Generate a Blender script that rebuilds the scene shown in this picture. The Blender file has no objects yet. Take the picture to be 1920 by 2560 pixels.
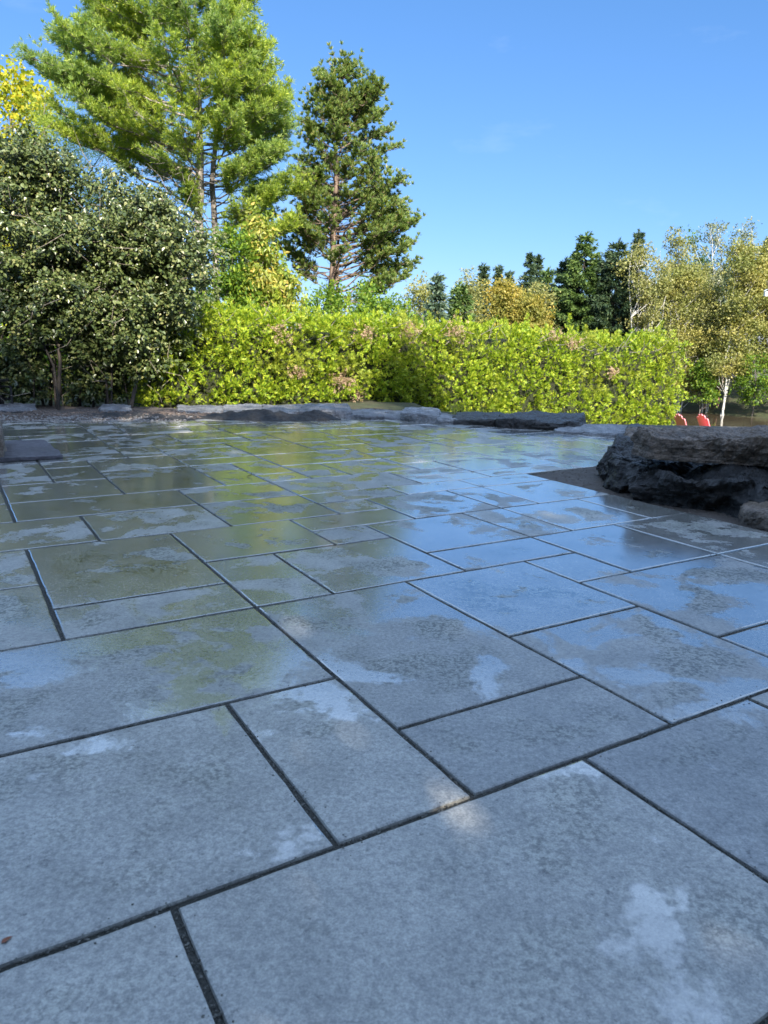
import bpy, bmesh, math, random
import numpy as np
from mathutils import Vector, Matrix, noise as mn

# ------------------------------------------------------------------ scene, camera, light
sc = bpy.context.scene
COL = sc.collection
F, PITCH, ROLL, W0, H0 = 1850.0, 0.2289, 0.0191, 1920, 2560
cp, sp, cr, sr = math.cos(PITCH), math.sin(PITCH), math.cos(ROLL), math.sin(ROLL)
EYE = Vector((0, 0, 1.0))
right = Vector((cr, sr*sp, sr*cp)); up = Vector((-sr, cr*sp, cr*cp)); fwd = Vector((0, cp, -sp))
cam_d = bpy.data.cameras.new("camera"); cam = bpy.data.objects.new("camera", cam_d); COL.objects.link(cam)
cam_d.sensor_fit = 'VERTICAL'; cam_d.sensor_height = 36; cam_d.lens = 36*F/H0
cam_d.clip_start = 0.02; cam_d.clip_end = 3000
m = Matrix.Identity(4)
for i in range(3):
    m[i][0], m[i][1], m[i][2], m[i][3] = right[i], up[i], -fwd[i], EYE[i]
cam.matrix_world = m
cam_d.dof.use_dof = True; cam_d.dof.focus_distance = 3.2; cam_d.dof.aperture_fstop = 7.5
sc.camera = cam

SUN_EL, SUN_AZ = math.radians(33), math.radians(20)     # sun behind the camera, a little to its right
to_sun = Vector((math.sin(SUN_AZ)*math.cos(SUN_EL), -math.cos(SUN_AZ)*math.cos(SUN_EL), math.sin(SUN_EL)))
world = bpy.data.worlds.new("World"); sc.world = world; world.use_nodes = True
wt = world.node_tree; wt.nodes.clear()
wo = wt.nodes.new('ShaderNodeOutputWorld'); bg = wt.nodes.new('ShaderNodeBackground')
sky = wt.nodes.new('ShaderNodeTexSky'); sky.sky_type = 'NISHITA'; sky.sun_disc = False
sky.sun_elevation = SUN_EL; sky.sun_rotation = math.atan2(to_sun.x, to_sun.y)
sky.air_density = 1.0; sky.dust_density = 0.3; sky.ozone_density = 2.5; sky.altitude = 200
bg.inputs[1].default_value = 0.15

# clean air low over the far shore (a deeper blue than the model's milky horizon), brighter, whiter sky added higher up to light the shaded paving
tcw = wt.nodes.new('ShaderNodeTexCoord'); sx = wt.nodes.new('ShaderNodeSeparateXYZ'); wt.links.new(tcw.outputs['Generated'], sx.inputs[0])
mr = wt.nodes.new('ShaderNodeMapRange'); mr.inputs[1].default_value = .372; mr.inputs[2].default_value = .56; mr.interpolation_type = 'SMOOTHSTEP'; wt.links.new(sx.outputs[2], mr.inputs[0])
sk = wt.nodes.new('ShaderNodeSeparateColor'); wt.links.new(sky.outputs[0], sk.inputs[0]); fl = wt.nodes.new('ShaderNodeCombineColor')
for i_, (e_, k_) in enumerate(((.84, .256), (.70, .473), (.70, .733))):
    pw = wt.nodes.new('ShaderNodeMath'); pw.operation = 'POWER'; pw.inputs[1].default_value = e_; wt.links.new(sk.outputs[i_], pw.inputs[0])
    ml = wt.nodes.new('ShaderNodeMath'); ml.operation = 'MULTIPLY'; ml.inputs[1].default_value = k_; wt.links.new(pw.outputs[0], ml.inputs[0]); wt.links.new(ml.outputs[0], fl.inputs[i_])
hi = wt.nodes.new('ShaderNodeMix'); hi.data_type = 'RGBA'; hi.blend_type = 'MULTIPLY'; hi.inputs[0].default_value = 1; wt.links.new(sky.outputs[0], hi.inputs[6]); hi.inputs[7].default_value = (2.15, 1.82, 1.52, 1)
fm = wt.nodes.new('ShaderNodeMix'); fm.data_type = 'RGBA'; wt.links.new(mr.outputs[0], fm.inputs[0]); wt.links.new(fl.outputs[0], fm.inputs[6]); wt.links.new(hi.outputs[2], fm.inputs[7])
nzw = wt.nodes.new('ShaderNodeTexNoise'); nzw.inputs['Scale'].default_value = 5.5; nzw.inputs['Detail'].default_value = 7; nzw.inputs['Roughness'].default_value = .55
mpw = wt.nodes.new('ShaderNodeMapping'); mpw.inputs['Scale'].default_value = (1, 1, 2.6); wt.links.new(tcw.outputs['Generated'], mpw.inputs[0]); wt.links.new(mpw.outputs[0], nzw.inputs['Vector'])
cr_ = wt.nodes.new('ShaderNodeValToRGB'); cr_.color_ramp.elements[0].position = .60; cr_.color_ramp.elements[1].position = .80; wt.links.new(nzw.outputs[0], cr_.inputs[0])
cl = wt.nodes.new('ShaderNodeMath'); cl.operation = 'MULTIPLY'; cl.inputs[1].default_value = .13; wt.links.new(cr_.outputs[0], cl.inputs[0])
cm = wt.nodes.new('ShaderNodeMix'); cm.data_type = 'RGBA'; wt.links.new(cl.outputs[0], cm.inputs[0]); wt.links.new(fm.outputs[2], cm.inputs[6]); cm.inputs[7].default_value = (2.6, 2.9, 3.1, 1)
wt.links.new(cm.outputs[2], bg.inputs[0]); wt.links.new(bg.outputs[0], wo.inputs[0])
sun_d = bpy.data.lights.new("sun", 'SUN'); sun = bpy.data.objects.new("sun", sun_d); COL.objects.link(sun)
sun_d.energy = 4.2; sun_d.angle = math.radians(0.55); sun_d.color = (1.0, 0.93, 0.80)
sun.rotation_euler = to_sun.to_track_quat('Z', 'Y').to_euler()
sc.view_settings.view_transform = 'Standard'; sc.view_settings.look = 'None'
sc.view_settings.exposure = 1.58; sc.view_settings.gamma = 1.0
sc.cycles.max_bounces = 8; sc.cycles.diffuse_bounces = 3; sc.cycles.glossy_bounces = 3
sc.cycles.transmission_bounces = 3; sc.cycles.transparent_max_bounces = 4

# ------------------------------------------------------------------ where a photo point lies in the place
def ray(px, py):
    x = (px-W0/2)/F; y = -(py-H0/2)/F
    x, y = x*cr-y*sr, x*sr+y*cr
    return Vector((x, cp+y*sp, -sp+y*cp))
def at(px, py, z=0.0):
    d = ray(px, py); return EYE + d*((z-1.0)/d.z)
def aty(px, py, Y):
    d = ray(px, py); return EYE + d*(Y/d.y)

# ------------------------------------------------------------------ helpers
def tag(o, label=None, cat=None, group=None, kind=None):
    if label: o['label'] = label
    if cat: o['category'] = cat
    if group: o['group'] = group
    if kind: o['kind'] = kind
    return o
def empty(name, loc, label, cat, group=None):
    o = bpy.data.objects.new(name, None); COL.objects.link(o); o.location = loc
    o.empty_display_size = 0.2
    bpy.context.view_layer.update()
    return tag(o, label, cat, group)
def mk(name, V, Fs, mat, parent=None, smooth=False, attrs=None):
    """mesh from world-space verts and a list of face index arrays; child meshes are stored relative to the parent"""
    V = np.asarray(V, dtype=np.float32).reshape(-1, 3)
    if parent is not None: V = V - np.array(parent.location, dtype=np.float32)
    me = bpy.data.meshes.new(name)
    me.vertices.add(len(V)); me.vertices.foreach_set('co', V.ravel())
    Fs = [np.asarray(f, dtype=np.int32) for f in Fs if len(f)]
    idx = np.concatenate([f.ravel() for f in Fs])
    tot = np.concatenate([np.full(len(f), f.shape[1], dtype=np.int32) for f in Fs])
    start = np.concatenate([[0], np.cumsum(tot)[:-1]]).astype(np.int32)
    me.loops.add(len(idx)); me.loops.foreach_set('vertex_index', idx)
    me.polygons.add(len(tot)); me.polygons.foreach_set('loop_start', start)
    me.polygons.foreach_set('loop_total', tot)
    me.polygons.foreach_set('use_smooth', np.full(len(tot), bool(smooth), dtype=bool))
    if attrs:
        for k, a in attrs.items():
            at_ = me.attributes.new(k, 'FLOAT_COLOR', 'POINT'); at_.data.foreach_set('color', np.asarray(a, dtype=np.float32).ravel())
    me.materials.append(mat)
    me.update(calc_edges=True); me.validate()
    o = bpy.data.objects.new(name, me); COL.objects.link(o)
    if parent is not None: o.parent = parent
    return o
rng = np.random.default_rng(7)
def unit(a): return a/np.maximum(np.linalg.norm(a, axis=-1, keepdims=True), 1e-9)
def rdir(n): return unit(rng.normal(size=(n, 3)))
class Geo:
    def __init__(s): s.V = []; s.F = []; s.n = 0
    def add(s, V, Fc):
        V = np.asarray(V, float).reshape(-1, 3); s.V.append(V); s.F.append(np.asarray(Fc, int)+s.n); s.n += len(V)
    def tube(s, pts, rad, k=6):
        P = np.asarray(pts, float); n = len(P); r = np.asarray(rad, float)
        T = unit(np.gradient(P, axis=0)); ref = np.array([0.31, 0.17, 0.93]) if abs(T[0][2]) < .9 else np.array([1., .1, 0])
        A = unit(np.cross(T, ref)); B = np.cross(T, A)
        an = np.linspace(0, 2*math.pi, k, endpoint=False)
        V = P[:, None]+r[:, None, None]*(np.cos(an)[None, :, None]*A[:, None]+np.sin(an)[None, :, None]*B[:, None])
        i = np.arange(n-1)[:, None]*k; j = np.arange(k)[None]; jn = (j+1) % k
        s.add(V, np.stack([i+j, i+jn, i+k+jn, i+k+j], -1).reshape(-1, 4))
    def box(s, c, d, rz=0.0):
        c = np.array(c, float); d = np.array(d, float)/2
        v = np.array([[x, y, z] for z in (-1, 1) for y in (-1, 1) for x in (-1, 1)], float)*d
        R = np.array([[math.cos(rz), -math.sin(rz), 0], [math.sin(rz), math.cos(rz), 0], [0, 0, 1]])
        s.add(v@R.T+c, [[0, 2, 3, 1], [4, 5, 7, 6], [0, 1, 5, 4], [2, 6, 7, 3], [0, 4, 6, 2], [1, 3, 7, 5]])
    def rhomb(s, P, D, N, L, Wd, wide=.45):
        S = unit(np.cross(D, N)); L = np.asarray(L)[:, None]; Wd = np.asarray(Wd)[:, None]
        V = np.stack([P, P+D*L*wide+S*Wd/2, P+D*L, P+D*L*wide-S*Wd/2], 1)
        s.add(V, np.arange(len(P)*4).reshape(-1, 4))
    def leaf(s, P, D, N, L, Wd):
        S = unit(np.cross(D, N)); L = np.asarray(L)[:, None]; Wd = np.asarray(Wd)[:, None]; lift = N*Wd*.18
        V = np.stack([P, P+D*L*.22+S*Wd*.5+lift, P+D*L*.62+S*Wd*.36+lift, P+D*L, P+D*L*.62-S*Wd*.36+lift, P+D*L*.22-S*Wd*.5+lift], 1)
        b = np.arange(len(P))[:, None]*6
        s.add(V, np.concatenate([b+np.array([[0, 1, 2, 3]]), b+np.array([[0, 3, 4, 5]])]))
    def build(s, name, mat, parent=None, smooth=False):
        return mk(name, np.concatenate(s.V), s.F, mat, parent, smooth)

# ------------------------------------------------------------------ materials
def newmat(name):
    mt = bpy.data.materials.new(name); mt.use_nodes = True; nt = mt.node_tree; nt.nodes.clear()
    out = nt.nodes.new('ShaderNodeOutputMaterial')
    return mt, nt, out
def N(nt, t, **kw):
    n = nt.nodes.new(t)
    for k, v in kw.items():
        if k.startswith('_'): setattr(n, k[1:], v)
        else: n.inputs[k.replace('__', ' ')].default_value = v
    return n
def ramp(nt, fac, stops, interp='LINEAR'):
    r = nt.nodes.new('ShaderNodeValToRGB'); r.color_ramp.interpolation = interp
    e = r.color_ramp.elements
    while len(e) < len(stops): e.new(.5)
    for k, (p, c) in enumerate(stops): e[k].position = p; e[k].color = (*c, 1) if len(c) == 3 else c
    nt.links.new(fac, r.inputs[0]); return r
def mathn(nt, op, a, b=None, c=None, clamp=False):
    n = nt.nodes.new('ShaderNodeMath'); n.operation = op; n.use_clamp = clamp
    for i, v in enumerate((a, b, c)):
        if v is None: continue
        if isinstance(v, (int, float)): n.inputs[i].default_value = v
        else: nt.links.new(v, n.inputs[i])
    return n.outputs[0]
def mixc(nt, fac, a, b, mode='MIX'):
    n = nt.nodes.new('ShaderNodeMix'); n.data_type = 'RGBA'; n.blend_type = mode
    for i, v in ((0, fac), (6, a), (7, b)):
        if isinstance(v, (int, float)): n.inputs[i].default_value = v
        elif isinstance(v, tuple): n.inputs[i].default_value = (*v, 1) if len(v) == 3 else v
        else: nt.links.new(v, n.inputs[i])
    return n.outputs[2]
def foliage(name, stops, trans=.3, rough=.45, spec=.35, patch=None, patch_scale=1.2, tcol=None):
    """stops: colours spread over single leaves; patch: (colour, amount) larger clumps of another colour"""
    mt, nt, out = newmat(name)
    g = N(nt, 'ShaderNodeNewGeometry'); r = ramp(nt, g.outputs['Random Per Island'], stops)
    col = r.outputs[0]
    if patch:
        tc = N(nt, 'ShaderNodeTexCoord'); nz = N(nt, 'ShaderNodeTexNoise', Scale=patch_scale, Detail=3.0)
        nt.links.new(tc.outputs['Object'], nz.inputs['Vector'])
        k = ramp(nt, nz.outputs[0], [(.52-.1*patch[1], (0, 0, 0)), (.68-.1*patch[1], (1, 1, 1))])
        col = mixc(nt, mathn(nt, 'MULTIPLY', k.outputs[0], patch[1], clamp=True), col, patch[0])
    b = N(nt, 'ShaderNodeBsdfPrincipled', Roughness=rough); b.inputs['Specular IOR Level'].default_value = spec
    nt.links.new(col, b.inputs['Base Color'])
    t = N(nt, 'ShaderNodeBsdfTranslucent'); tcn = mixc(nt, 1.0, col, tcol or (1.25, 1.3, .55), 'MULTIPLY'); nt.links.new(tcn, t.inputs[0])
    mx = N(nt, 'ShaderNodeMixShader', Fac=trans)
    nt.links.new(b.outputs[0], mx.inputs[1]); nt.links.new(t.outputs[0], mx.inputs[2]); nt.links.new(mx.outputs[0], out.inputs[0])
    return mt
def bark(name, c1, c2, scale=18, stretch=.15, birch=False):
    mt, nt, out = newmat(name)
    tc = N(nt, 'ShaderNodeTexCoord'); mp = N(nt, 'ShaderNodeMapping'); mp.inputs['Scale'].default_value = (1, 1, stretch)
    nt.links.new(tc.outputs['Object'], mp.inputs[0])
    nz = N(nt, 'ShaderNodeTexNoise', Scale=scale, Detail=5.0); nt.links.new(mp.outputs[0], nz.inputs['Vector'])
    r = ramp(nt, nz.outputs[0], [(.35, c1), (.65, c2)] if not birch else [(.36, c1), (.44, c2)])
    b = N(nt, 'ShaderNodeBsdfPrincipled', Roughness=.85); nt.links.new(r.outputs[0], b.inputs['Base Color'])
    bp = N(nt, 'ShaderNodeBump', Strength=.6, Distance=.02); nt.links.new(nz.outputs[0], bp.inputs['Height']); nt.links.new(bp.outputs[0], b.inputs['Normal'])
    nt.links.new(b.outputs[0], out.inputs[0]); return mt

def slab_material():
    mt, nt, out = newmat('wet_concrete_slab'); L = nt.links
    tc = N(nt, 'ShaderNodeTexCoord'); at1 = N(nt, 'ShaderNodeAttribute', _attribute_name='slab'); at2 = N(nt, 'ShaderNodeAttribute', _attribute_name='edge')
    s1 = N(nt, 'ShaderNodeSeparateColor'); L.new(at1.outputs['Color'], s1.inputs[0])
    s2 = N(nt, 'ShaderNodeSeparateColor'); L.new(at2.outputs['Color'], s2.inputs[0])
    # each slab samples its own piece of noise, so stains stop at the joints
    off = N(nt, 'ShaderNodeVectorMath', _operation='MULTIPLY'); L.new(at1.outputs['Color'], off.inputs[0]); off.inputs[1].default_value = (37, 53, 29)
    vec = N(nt, 'ShaderNodeVectorMath', _operation='ADD'); L.new(tc.outputs['Object'], vec.inputs[0]); L.new(off.outputs[0], vec.inputs[1])
    big = N(nt, 'ShaderNodeTexNoise', Scale=3.0, Detail=7.0, Roughness=.56, Distortion=.5); L.new(vec.outputs[0], big.inputs['Vector'])
    low = N(nt, 'ShaderNodeTexNoise', Scale=.9, Detail=2.0); L.new(vec.outputs[0], low.inputs['Vector'])
    # edge distance is held in the edge attribute: x, y run 0..1 over the slab's half-size in metres
    ex = mathn(nt, 'MINIMUM', s2.outputs[0], s2.outputs[1])
    edge = mathn(nt, 'SUBTRACT', 1.0, mathn(nt, 'DIVIDE', ex, .10, clamp=True), clamp=True)   # 1 at the border
    sep = N(nt, 'ShaderNodeSeparateXYZ'); L.new(tc.outputs['Object'], sep.inputs[0])
    far = mathn(nt, 'DIVIDE', mathn(nt, 'SUBTRACT', sep.outputs[1], 1.2), 1.7, clamp=True)     # the far side of the patio holds more water
    drain = mathn(nt, 'MULTIPLY', mathn(nt, 'SUBTRACT', s1.outputs[2], .5), .07)
    w = mathn(nt, 'ADD', mathn(nt, 'ADD', big.outputs[0], mathn(nt, 'MULTIPLY', mathn(nt, 'SUBTRACT', low.outputs[0], .5), .35)), drain)
    w = mathn(nt, 'ADD', w, mathn(nt, 'MULTIPLY_ADD', far, .262, -.168))
    w = mathn(nt, 'SUBTRACT', w, mathn(nt, 'MULTIPLY', edge, mathn(nt, 'MULTIPLY', mathn(nt, 'SUBTRACT', s1.outputs[1], .45), .07)))
    # speckle of the aggregate, pits
    f1 = N(nt, 'ShaderNodeTexNoise', Scale=210.0, Detail=3.0, Roughness=.7); L.new(vec.outputs[0], f1.inputs['Vector'])
    f2 = N(nt, 'ShaderNodeTexVoronoi', Scale=120.0); L.new(vec.outputs[0], f2.inputs['Vector'])
    f3 = N(nt, 'ShaderNodeTexNoise', Scale=38.0, Detail=5.0, Roughness=.75); L.new(vec.outputs[0], f3.inputs['Vector'])
    st = N(nt, 'ShaderNodeTexNoise', Scale=3.4, Detail=5.0, Roughness=.6); L.new(vec.outputs[0], st.inputs['Vector'])
    stm = ramp(nt, mathn(nt, 'SUBTRACT', st.outputs[0], mathn(nt, 'MULTIPLY', edge, .2)), [(.49, (0, 0, 0)), (.60, (1, 1, 1))]).outputs[0]
    w = mathn(nt, 'ADD', w, mathn(nt, 'MULTIPLY', mathn(nt, 'SUBTRACT', f3.outputs[0], .5), .20))
    w = mathn(nt, 'SUBTRACT', w, mathn(nt, 'MULTIPLY', stm, .11))
    wet = ramp(nt, w, [(.488, (0, 0, 0)), (.552, (1, 1, 1))]).outputs[0]
    m1 = N(nt, 'ShaderNodeTexNoise', Scale=7.0, Detail=6.0, Roughness=.6); L.new(vec.outputs[0], m1.inputs['Vector'])
    base = ramp(nt, m1.outputs[0], [(.3, (.19, .186, .178)), (.7, (.285, .277, .262))]).outputs[0]
    base = mixc(nt, 1.0, base, ramp(nt, f1.outputs[0], [(.3, (.70, .71, .73)), (.5, (1, 1, 1)), (.72, (1.34, 1.34, 1.34))]).outputs[0], 'MULTIPLY')
    f4 = N(nt, 'ShaderNodeTexNoise', Scale=85.0, Detail=2.0, Roughness=.6); L.new(vec.outputs[0], f4.inputs['Vector'])
    base = mixc(nt, 1.0, base, ramp(nt, f4.outputs[0], [(.32, (.72, .73, .75)), (.5, (1, 1, 1)), (.7, (1.24, 1.24, 1.22))]).outputs[0], 'MULTIPLY')
    pit = ramp(nt, f3.outputs[0], [(.30, (.38, .38, .40)), (.40, (1, 1, 1))]).outputs[0]
    base = mixc(nt, 1.0, base, pit, 'MULTIPLY')
    # dark gritty stains left in the middle of some slabs
    grit = ramp(nt, mathn(nt, 'ADD', mathn(nt, 'MULTIPLY', f3.outputs[0], .55), mathn(nt, 'MULTIPLY', f4.outputs[0], .45)), [(.445, (.16, .17, .13)), (.52, (.88, .90, .84))]).outputs[0]
    base = mixc(nt, mathn(nt, 'MULTIPLY', stm, mathn(nt, 'MULTIPLY_ADD', far, .5, .38)), base, mixc(nt, 1.0, base, grit, 'MULTIPLY'))
    tint = ramp(nt, s1.outputs[0], [(0, (.86, .88, .90)), (.5, (1.06, 1.07, 1.05)), (1, (1.26, 1.25, 1.19))]).outputs[0]
    base = mixc(nt, 1.0, base, tint, 'MULTIPLY')
    base = mixc(nt, wet, base, mixc(nt, 1.0, base, (.88, .88, .86), 'MULTIPLY'))
    b = N(nt, 'ShaderNodeBsdfPrincipled', IOR=1.6)
    L.new(base, b.inputs['Base Color'])
    damp = mathn(nt, 'MULTIPLY_ADD', m1.outputs[0], .22, .33)
    L.new(mixc(nt, wet, damp, (.16, .16, .16)), b.inputs['Roughness'])
    b.inputs['Specular IOR Level'].default_value = .6
    h = mathn(nt, 'ADD', mathn(nt, 'MULTIPLY', f1.outputs[0], .0009), mathn(nt, 'MULTIPLY', f3.outputs[0], .0022))
    h = mathn(nt, 'ADD', h, mathn(nt, 'MULTIPLY', f2.outputs[0], .0006))
    bw = N(nt, 'ShaderNodeBump', Distance=1.0); L.new(h, bw.inputs['Height'])
    L.new(mathn(nt, 'MULTIPLY_ADD', wet, -.42, .62), bw.inputs['Strength'])
    L.new(bw.outputs[0], b.inputs['Normal'])
    # thin film of standing water over the slab
    b.inputs['Coat IOR'].default_value = 2.2; b.inputs['Coat Roughness'].default_value = .13
    rip = N(nt, 'ShaderNodeTexNoise', Scale=55.0, Detail=2.0); L.new(vec.outputs[0], rip.inputs['Vector'])
    rb = N(nt, 'ShaderNodeBump', Distance=1.0, Strength=.12); L.new(mathn(nt, 'MULTIPLY', rip.outputs[0], .002), rb.inputs['Height']); L.new(rb.outputs[0], b.inputs['Coat Normal'])
    L.new(wet, b.inputs['Coat Weight'])
    L.new(b.outputs[0], out.inputs[0]); return mt

def soil_material(name, c1, c2, c3, rough=.9, bump=.02, scale=30, wetamt=0.0):
    mt, nt, out = newmat(name); L = nt.links
    tc = N(nt, 'ShaderNodeTexCoord'); n1 = N(nt, 'ShaderNodeTexNoise', Scale=scale, Detail=8.0, Roughness=.7); L.new(tc.outputs['Object'], n1.inputs['Vector'])
    n2 = N(nt, 'ShaderNodeTexNoise', Scale=2.2, Detail=4.0); L.new(tc.outputs['Object'], n2.inputs['Vector'])
    c = ramp(nt, n1.outputs[0], [(.32, c1), (.6, c2)]).outputs[0]
    c = mixc(nt, ramp(nt, n2.outputs[0], [(.45, (0, 0, 0)), (.6, (1, 1, 1))]).outputs[0], c, mixc(nt, .6, c, c3))
    b = N(nt, 'ShaderNodeBsdfPrincipled', Roughness=rough); L.new(c, b.inputs['Base Color'])
    bp = N(nt, 'ShaderNodeBump', Strength=.9, Distance=bump); L.new(n1.outputs[0], bp.inputs['Height']); L.new(bp.outputs[0], b.inputs['Normal'])
    L.new(b.outputs[0], out.inputs[0]); return mt

def rock_material(name, c1, c2, c3, rough=.5, scale=9, sz=1.7):
    mt, nt, out = newmat(name); L = nt.links
    tc = N(nt, 'ShaderNodeTexCoord')
    mp = N(nt, 'ShaderNodeMapping'); mp.inputs['Scale'].default_value = (1, 1, sz); L.new(tc.outputs['Object'], mp.inputs[0])
    n1 = N(nt, 'ShaderNodeTexNoise', Scale=scale, Detail=9.0, Roughness=.68); L.new(mp.outputs[0], n1.inputs['Vector'])
    n2 = N(nt, 'ShaderNodeTexNoise', Scale=scale*.4, Detail=5.0); L.new(tc.outputs['Object'], n2.inputs['Vector'])
    n3 = N(nt, 'ShaderNodeTexNoise', Scale=scale*7, Detail=6.0, Roughness=.75); L.new(tc.outputs['Object'], n3.inputs['Vector'])
    c = ramp(nt, n1.outputs[0], [(.34, c1), (.62, c2)]).outputs[0]
    c = mixc(nt, ramp(nt, n2.outputs[0], [(.5, (0, 0, 0)), (.62, (1, 1, 1))]).outputs[0], c, c3)
    c = mixc(nt, 1.0, c, ramp(nt, n3.outputs[0], [(.33, (.45, .45, .45)), (.55, (1.1, 1.1, 1.1))]).outputs[0], 'MULTIPLY')
    b = N(nt, 'ShaderNodeBsdfPrincipled'); L.new(c, b.inputs['Base Color'])
    L.new(mathn(nt, 'MULTIPLY_ADD', n1.outputs[0], .4, rough-.2), b.inputs['Roughness'])
    h = mathn(nt, 'ADD', n1.outputs[0], mathn(nt, 'MULTIPLY', n3.outputs[0], .35))
    bp = N(nt, 'ShaderNodeBump', Strength=1.0, Distance=.03); L.new(h, bp.inputs['Height']); L.new(bp.outputs[0], b.inputs['Normal'])
    L.new(b.outputs[0], out.inputs[0]); return mt
def plain(name, c, rough=.5, nscale=20, amt=.15):
    mt, nt, out = newmat(name); L = nt.links
    tc = N(nt, 'ShaderNodeTexCoord'); n1 = N(nt, 'ShaderNodeTexNoise', Scale=nscale, Detail=4.0); L.new(tc.outputs['Object'], n1.inputs['Vector'])
    k = ramp(nt, n1.outputs[0], [(.3, (1-amt,)*3), (.7, (1+amt,)*3)]).outputs[0]
    b = N(nt, 'ShaderNodeBsdfPrincipled', Roughness=rough); L.new(mixc(nt, 1.0, k, c, 'MULTIPLY'), b.inputs['Base Color'])
    L.new(b.outputs[0], out.inputs[0]); return mt

M = {}
M['slab'] = slab_material()
M['joint'] = soil_material('joint_sand', (.010, .011, .009), (.10, .095, .08), (.045, .045, .035), .8, .014, 190)
M['berm'] = soil_material('mulch_soil', (.045, .035, .03), (.15, .125, .11), (.10, .085, .075), .95, .03, 45)
M['blacksoil'] = soil_material('black_soil', (.008, .008, .008), (.045, .042, .04), (.02, .02, .02), .8, .03, 40)
M['sand'] = soil_material('wet_sand', (.04, .031, .024), (.115, .092, .074), (.06, .048, .038), .75, .015, 60)
M['ground'] = soil_material('ground_soil', (.02, .025, .012), (.06, .07, .025), (.05, .04, .02), .95, .05, 6)
M['chip'] = plain('gravel_chip', (.19, .175, .16), .8, 25, .5)
M['darkrock'] = rock_material('dark_wet_rock', (.007, .007, .007), (.04, .038, .037), (.018, .016, .014), .42)
M['brownrock'] = rock_material('brown_grey_rock', (.055, .042, .032), (.27, .21, .165), (.16, .115, .075), .66)
M['greyrock'] = rock_material('grey_rock', (.10, .105, .11), (.30, .31, .32), (.17, .17, .175), .6)
M['palerock'] = rock_material('pale_grey_rock', (.07, .072, .078), (.25, .255, .265), (.13, .13, .14), .6)
M['flag'] = rock_material('flagstone', (.045, .042, .05), (.11, .10, .115), (.07, .062, .07), .6, 5)

# ------------------------------------------------------------------ paving
U0, MOD = 0.265, 0.3375
TH = 0.5358; ct, st_ = math.cos(TH), math.sin(TH)
_U = [0, .985, 2.01, 3.0, 4.0, 4.96, 5.95, 6.92, 7.82, 8.74, 9.70, 10.68]
_V = [0, 1.0, 2.04, 3.0, 4.05, 5.01, 5.97, 6.83, 7.70, 8.60, 9.46, 10.2, 10.95]
def uu(u): 
    if u < 0: return u
    return _U[u] if u < len(_U) else _U[-1]+(u-len(_U)+1)*.93
def vv(v):
    if v < 0: return v
    return _V[v] if v < len(_V) else _V[-1]+(v-len(_V)+1)*.88
def gw(a, b):          # grid metres to world
    return (a*ct-b*st_, a*st_+b*ct)
slabs = [(-3,-2,0,0),(0,-2,3,0),(3,-2,5,0),(5,-2,7,0),(-2,0,1,2),(1,0,2,2),(2,0,4,1),(2,1,4,4),(4,0,6,2),(6,0,8,1),(6,1,9,3),(8,0,10,1),
 (4,2,6,4),(6,3,7,4),(7,3,9,5),(5,4,7,5),(3,4,5,6),(2,4,3,6),(0,5,2,8),(0,4,2,5),(-1,2,2,4),(-3,2,-1,4),(-2,4,0,6),(-2,6,0,8),(2,6,4,8),(4,7,6,8),
 (4,6,5,7),(5,5,7,7),(7,5,8,7),(8,5,10,7),(10,5,11,7),(9,3,11,5),(6,7,8,9),(8,7,9,9),(9,7,11,9),(5,8,6,9),(3,8,5,10),(3,10,5,12),(5,9,7,10),
 (7,9,9,10),(9,9,11,10),(0,10,3,12),(1,8,3,10),(-1,8,1,10),(-3,8,-1,10),(-2,10,0,12),(9,1,11,3),(-4,0,-2,2),(-4,4,-2,6),(-4,6,-2,8),(3,-4,6,-2),(0,-4,3,-2),(-3,-4,0,-2),
 (0,12,2,14),(2,12,4,15),(0,14,1,17),(1,14,2,16),(5,10,8,12),(4,12,5,14),(8,10,10,11)]
used = set()
for s in slabs:
    for a in range(s[0], s[2]):
        for b in range(s[1], s[3]): used.add((a, b))
rs = random.Random(5)
far_poly = [at(x, y) for x, y in ((-500, 1052), (0, 1050), (250, 1050), (500, 1046), (700, 1043), (900, 1040), (1050, 1042), (1250, 1055), (1400, 1066), (1600, 1074), (2050, 1085))]
def inside_patio(x, y):
    if y < -.6 or x < -6.5: return False
    for i in range(len(far_poly)-1):
        a, b = far_poly[i], far_poly[i+1]
        if a.x <= x <= b.x: return y < a.y+(b.y-a.y)*(x-a.x)/(b.x-a.x)
    return x < far_poly[0].x and y < 8.6
sizes = [(3,2),(2,3),(2,2),(2,2),(2,1),(3,1),(1,2),(2,3),(3,2),(1,1)]
for b in range(-4, 45):
    for a in range(-6, 30):
        if (a, b) in used: continue
        if a >= 11 and b < 10: continue          # the patio steps back here beside the big rocks
        cx, cy = gw(uu(a)*MOD+U0+.15, vv(b)*MOD+1.165+.15)
        if not inside_patio(cx, cy): continue
        rs.shuffle(sizes)
        for w_, h_ in sizes+[(1,1)]:
            cells = [(a+i, b+j) for i in range(w_) for j in range(h_)]
            if all(c not in used and not (c[0] >= 11 and c[1] < 10) for c in cells):
                slabs.append((a, b, a+w_, b+h_)); used.update(cells); break
V, Fq, Aa, Ae = [], [], [], []
G_, C_, DEP = .0066, .0045, .045
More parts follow.
